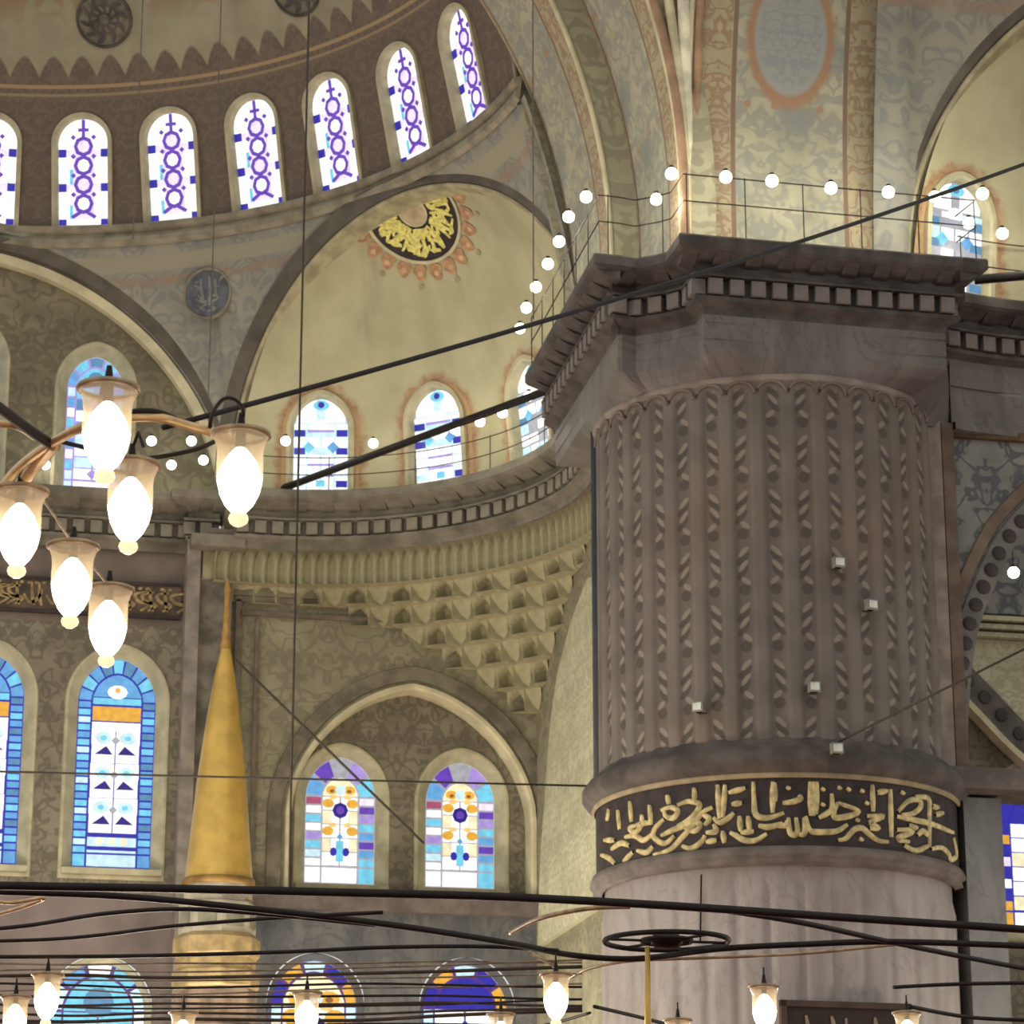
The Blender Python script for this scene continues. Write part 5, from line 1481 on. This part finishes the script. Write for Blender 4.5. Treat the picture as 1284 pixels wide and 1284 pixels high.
hoop([(-40, 1181), (60, 1178), (130, 1172), (220, 1161), (350, 1151), (480, 1144)], .016)
hoop([(-40, 1200), (150, 1199), (350, 1194), (480, 1188), (610, 1187), (700, 1192)], .018)
hoop([(640, 1170), (662, 1158), (690, 1148), (740, 1139), (790, 1137)], .018, M_BRONZE, nm='arm')
hoop([(715, 1226), (740, 1214), (790, 1205), (860, 1202), (1000, 1196), (1125, 1184)], .014, M_BRONZE, nm='arm')
hoop([(664, 1194), (690, 1208), (700, 1216)], .016, M_BRONZE, nm='arm')
hoop([(1120, 1238), (1200, 1234), (1320, 1232)], .018)
hoop([(745, 1262), (800, 1275), (850, 1288)], .018); hoop([(740, 1270), (690, 1284), (640, 1292)], .014)
hoop([(1140, 1262), (1220, 1276), (1320, 1280)], .02)
yy = 1206; rnd = random.Random(5)
M_WBR = plain('brown_wire', (66, 55, 46), .7, 0, .15, 6); M_WLT = plain('tan_wire', (128, 112, 92), .6, 0, .15, 6)
while yy < 1302:
    d = rnd.uniform(-5, 5); e = rnd.uniform(-8, 4); g = rnd.uniform(-3, 3)
    k = rnd.random()
    hoop([(-40, yy + d), (90, yy + 2 + g), (200, yy + 3 - g + d * .5), (330, yy + 2 + d * .3), (450, yy + g), (560, yy - 1 + e * .3), (660, yy + e), (730, yy + e * 1.3)], rnd.uniform(.010, .022) if k < .8 else .009, M_WBR if k < .55 else (M_IRON if k < .8 else M_WLT))
    yy += rnd.uniform(5.0, 8.5)
hoop([(-40, 1122), (10, 1132), (55, 1126), (20, 1140), (-20, 1150)], .016, M_BRL, nm='scroll')
for px, py, y0 in ((60, 1222, 1196), (20, 1250, 1208), (385, 1245, 1212), (230, 1270, 1240), (697, 1222, 1200), (958, 1237, 1193), (1137, 1270, 1185), (628, 1272, 1250), (850, 1279, 1204)):
    p = Vector(atz(px, py, 4.82))
    L = {60: 'glowing glass lamp before the low blue window, upper of a close pair', 20: 'glowing glass lamp before the low wall, lower of a close pair', 385: 'glowing glass lamp before the low amber and blue window', 230: 'half visible glass lamp under the minbar tower',
         697: 'glowing glass lamp at the left flank of the marble pier foot', 958: 'glowing glass lamp in front of the marble pier foot', 1137: 'glass lamp at the right end of the dark inscription board', 628: 'dim glass lamp by the low blue and white window', 850: 'glass lamp rim under the hanging disc before the pier'}[px]
    oil_lamp(p, L, 'lamps of the ring chandelier', 14 if px != 850 else 8, 1.12)
    q = atz(px, py, 4.82)
    v, f = tube([(q[0], q[1], 4.9), (q[0], q[1], ZR + .0)], .008, 5); mk('lamp_wire', v, f, M_IRON, rc)
# hanging disc with pendant
dc = Vector(atz(836, 1180, 5.05)); dt = empty('hanging_disc', tuple(dc)); tag(dt, 'round dark hoop with a hub and a thin gilded pendant, before the pier foot', 'lamp hoop')
tilt = 0
def dring(r, rr, nm): 
    P = [(r * cos(2 * PI * i / 36), r * sin(2 * PI * i / 36) , .0) for i in range(37)]; v, f = tube(P, rr, 6, False); mk(nm, v, f, M_IRON, dt, smooth=True, world=False)
dring(.50, .022, 'outer_hoop'); dring(.20, .02, 'inner_hoop')
v, f = lathe([(0, -.06), (.10, -.05), (.14, 0), (.10, .05), (0, .06)], 16); mk('hub', v, f, M_IRON, dt, smooth=True, world=False)
for k in range(6):
    a = PI * k / 3; v, f = tube([(.1 * cos(a), .1 * sin(a), 0), (.5 * cos(a), .5 * sin(a), 0)], .012, 5); mk('spoke', v, f, M_IRON, dt, world=False)
v, f = tube([(-.16, 0, -.05), (-.17, 0, -1.2)], [.02, .035], 8); mk('pendant', v, f, M_GOLD, dt, smooth=True, world=False)
v, f = tube([(.28, 0, 0), (.30, 0, .55)], .008, 5); mk('suspension', v, f, M_IRON, dt, world=False)
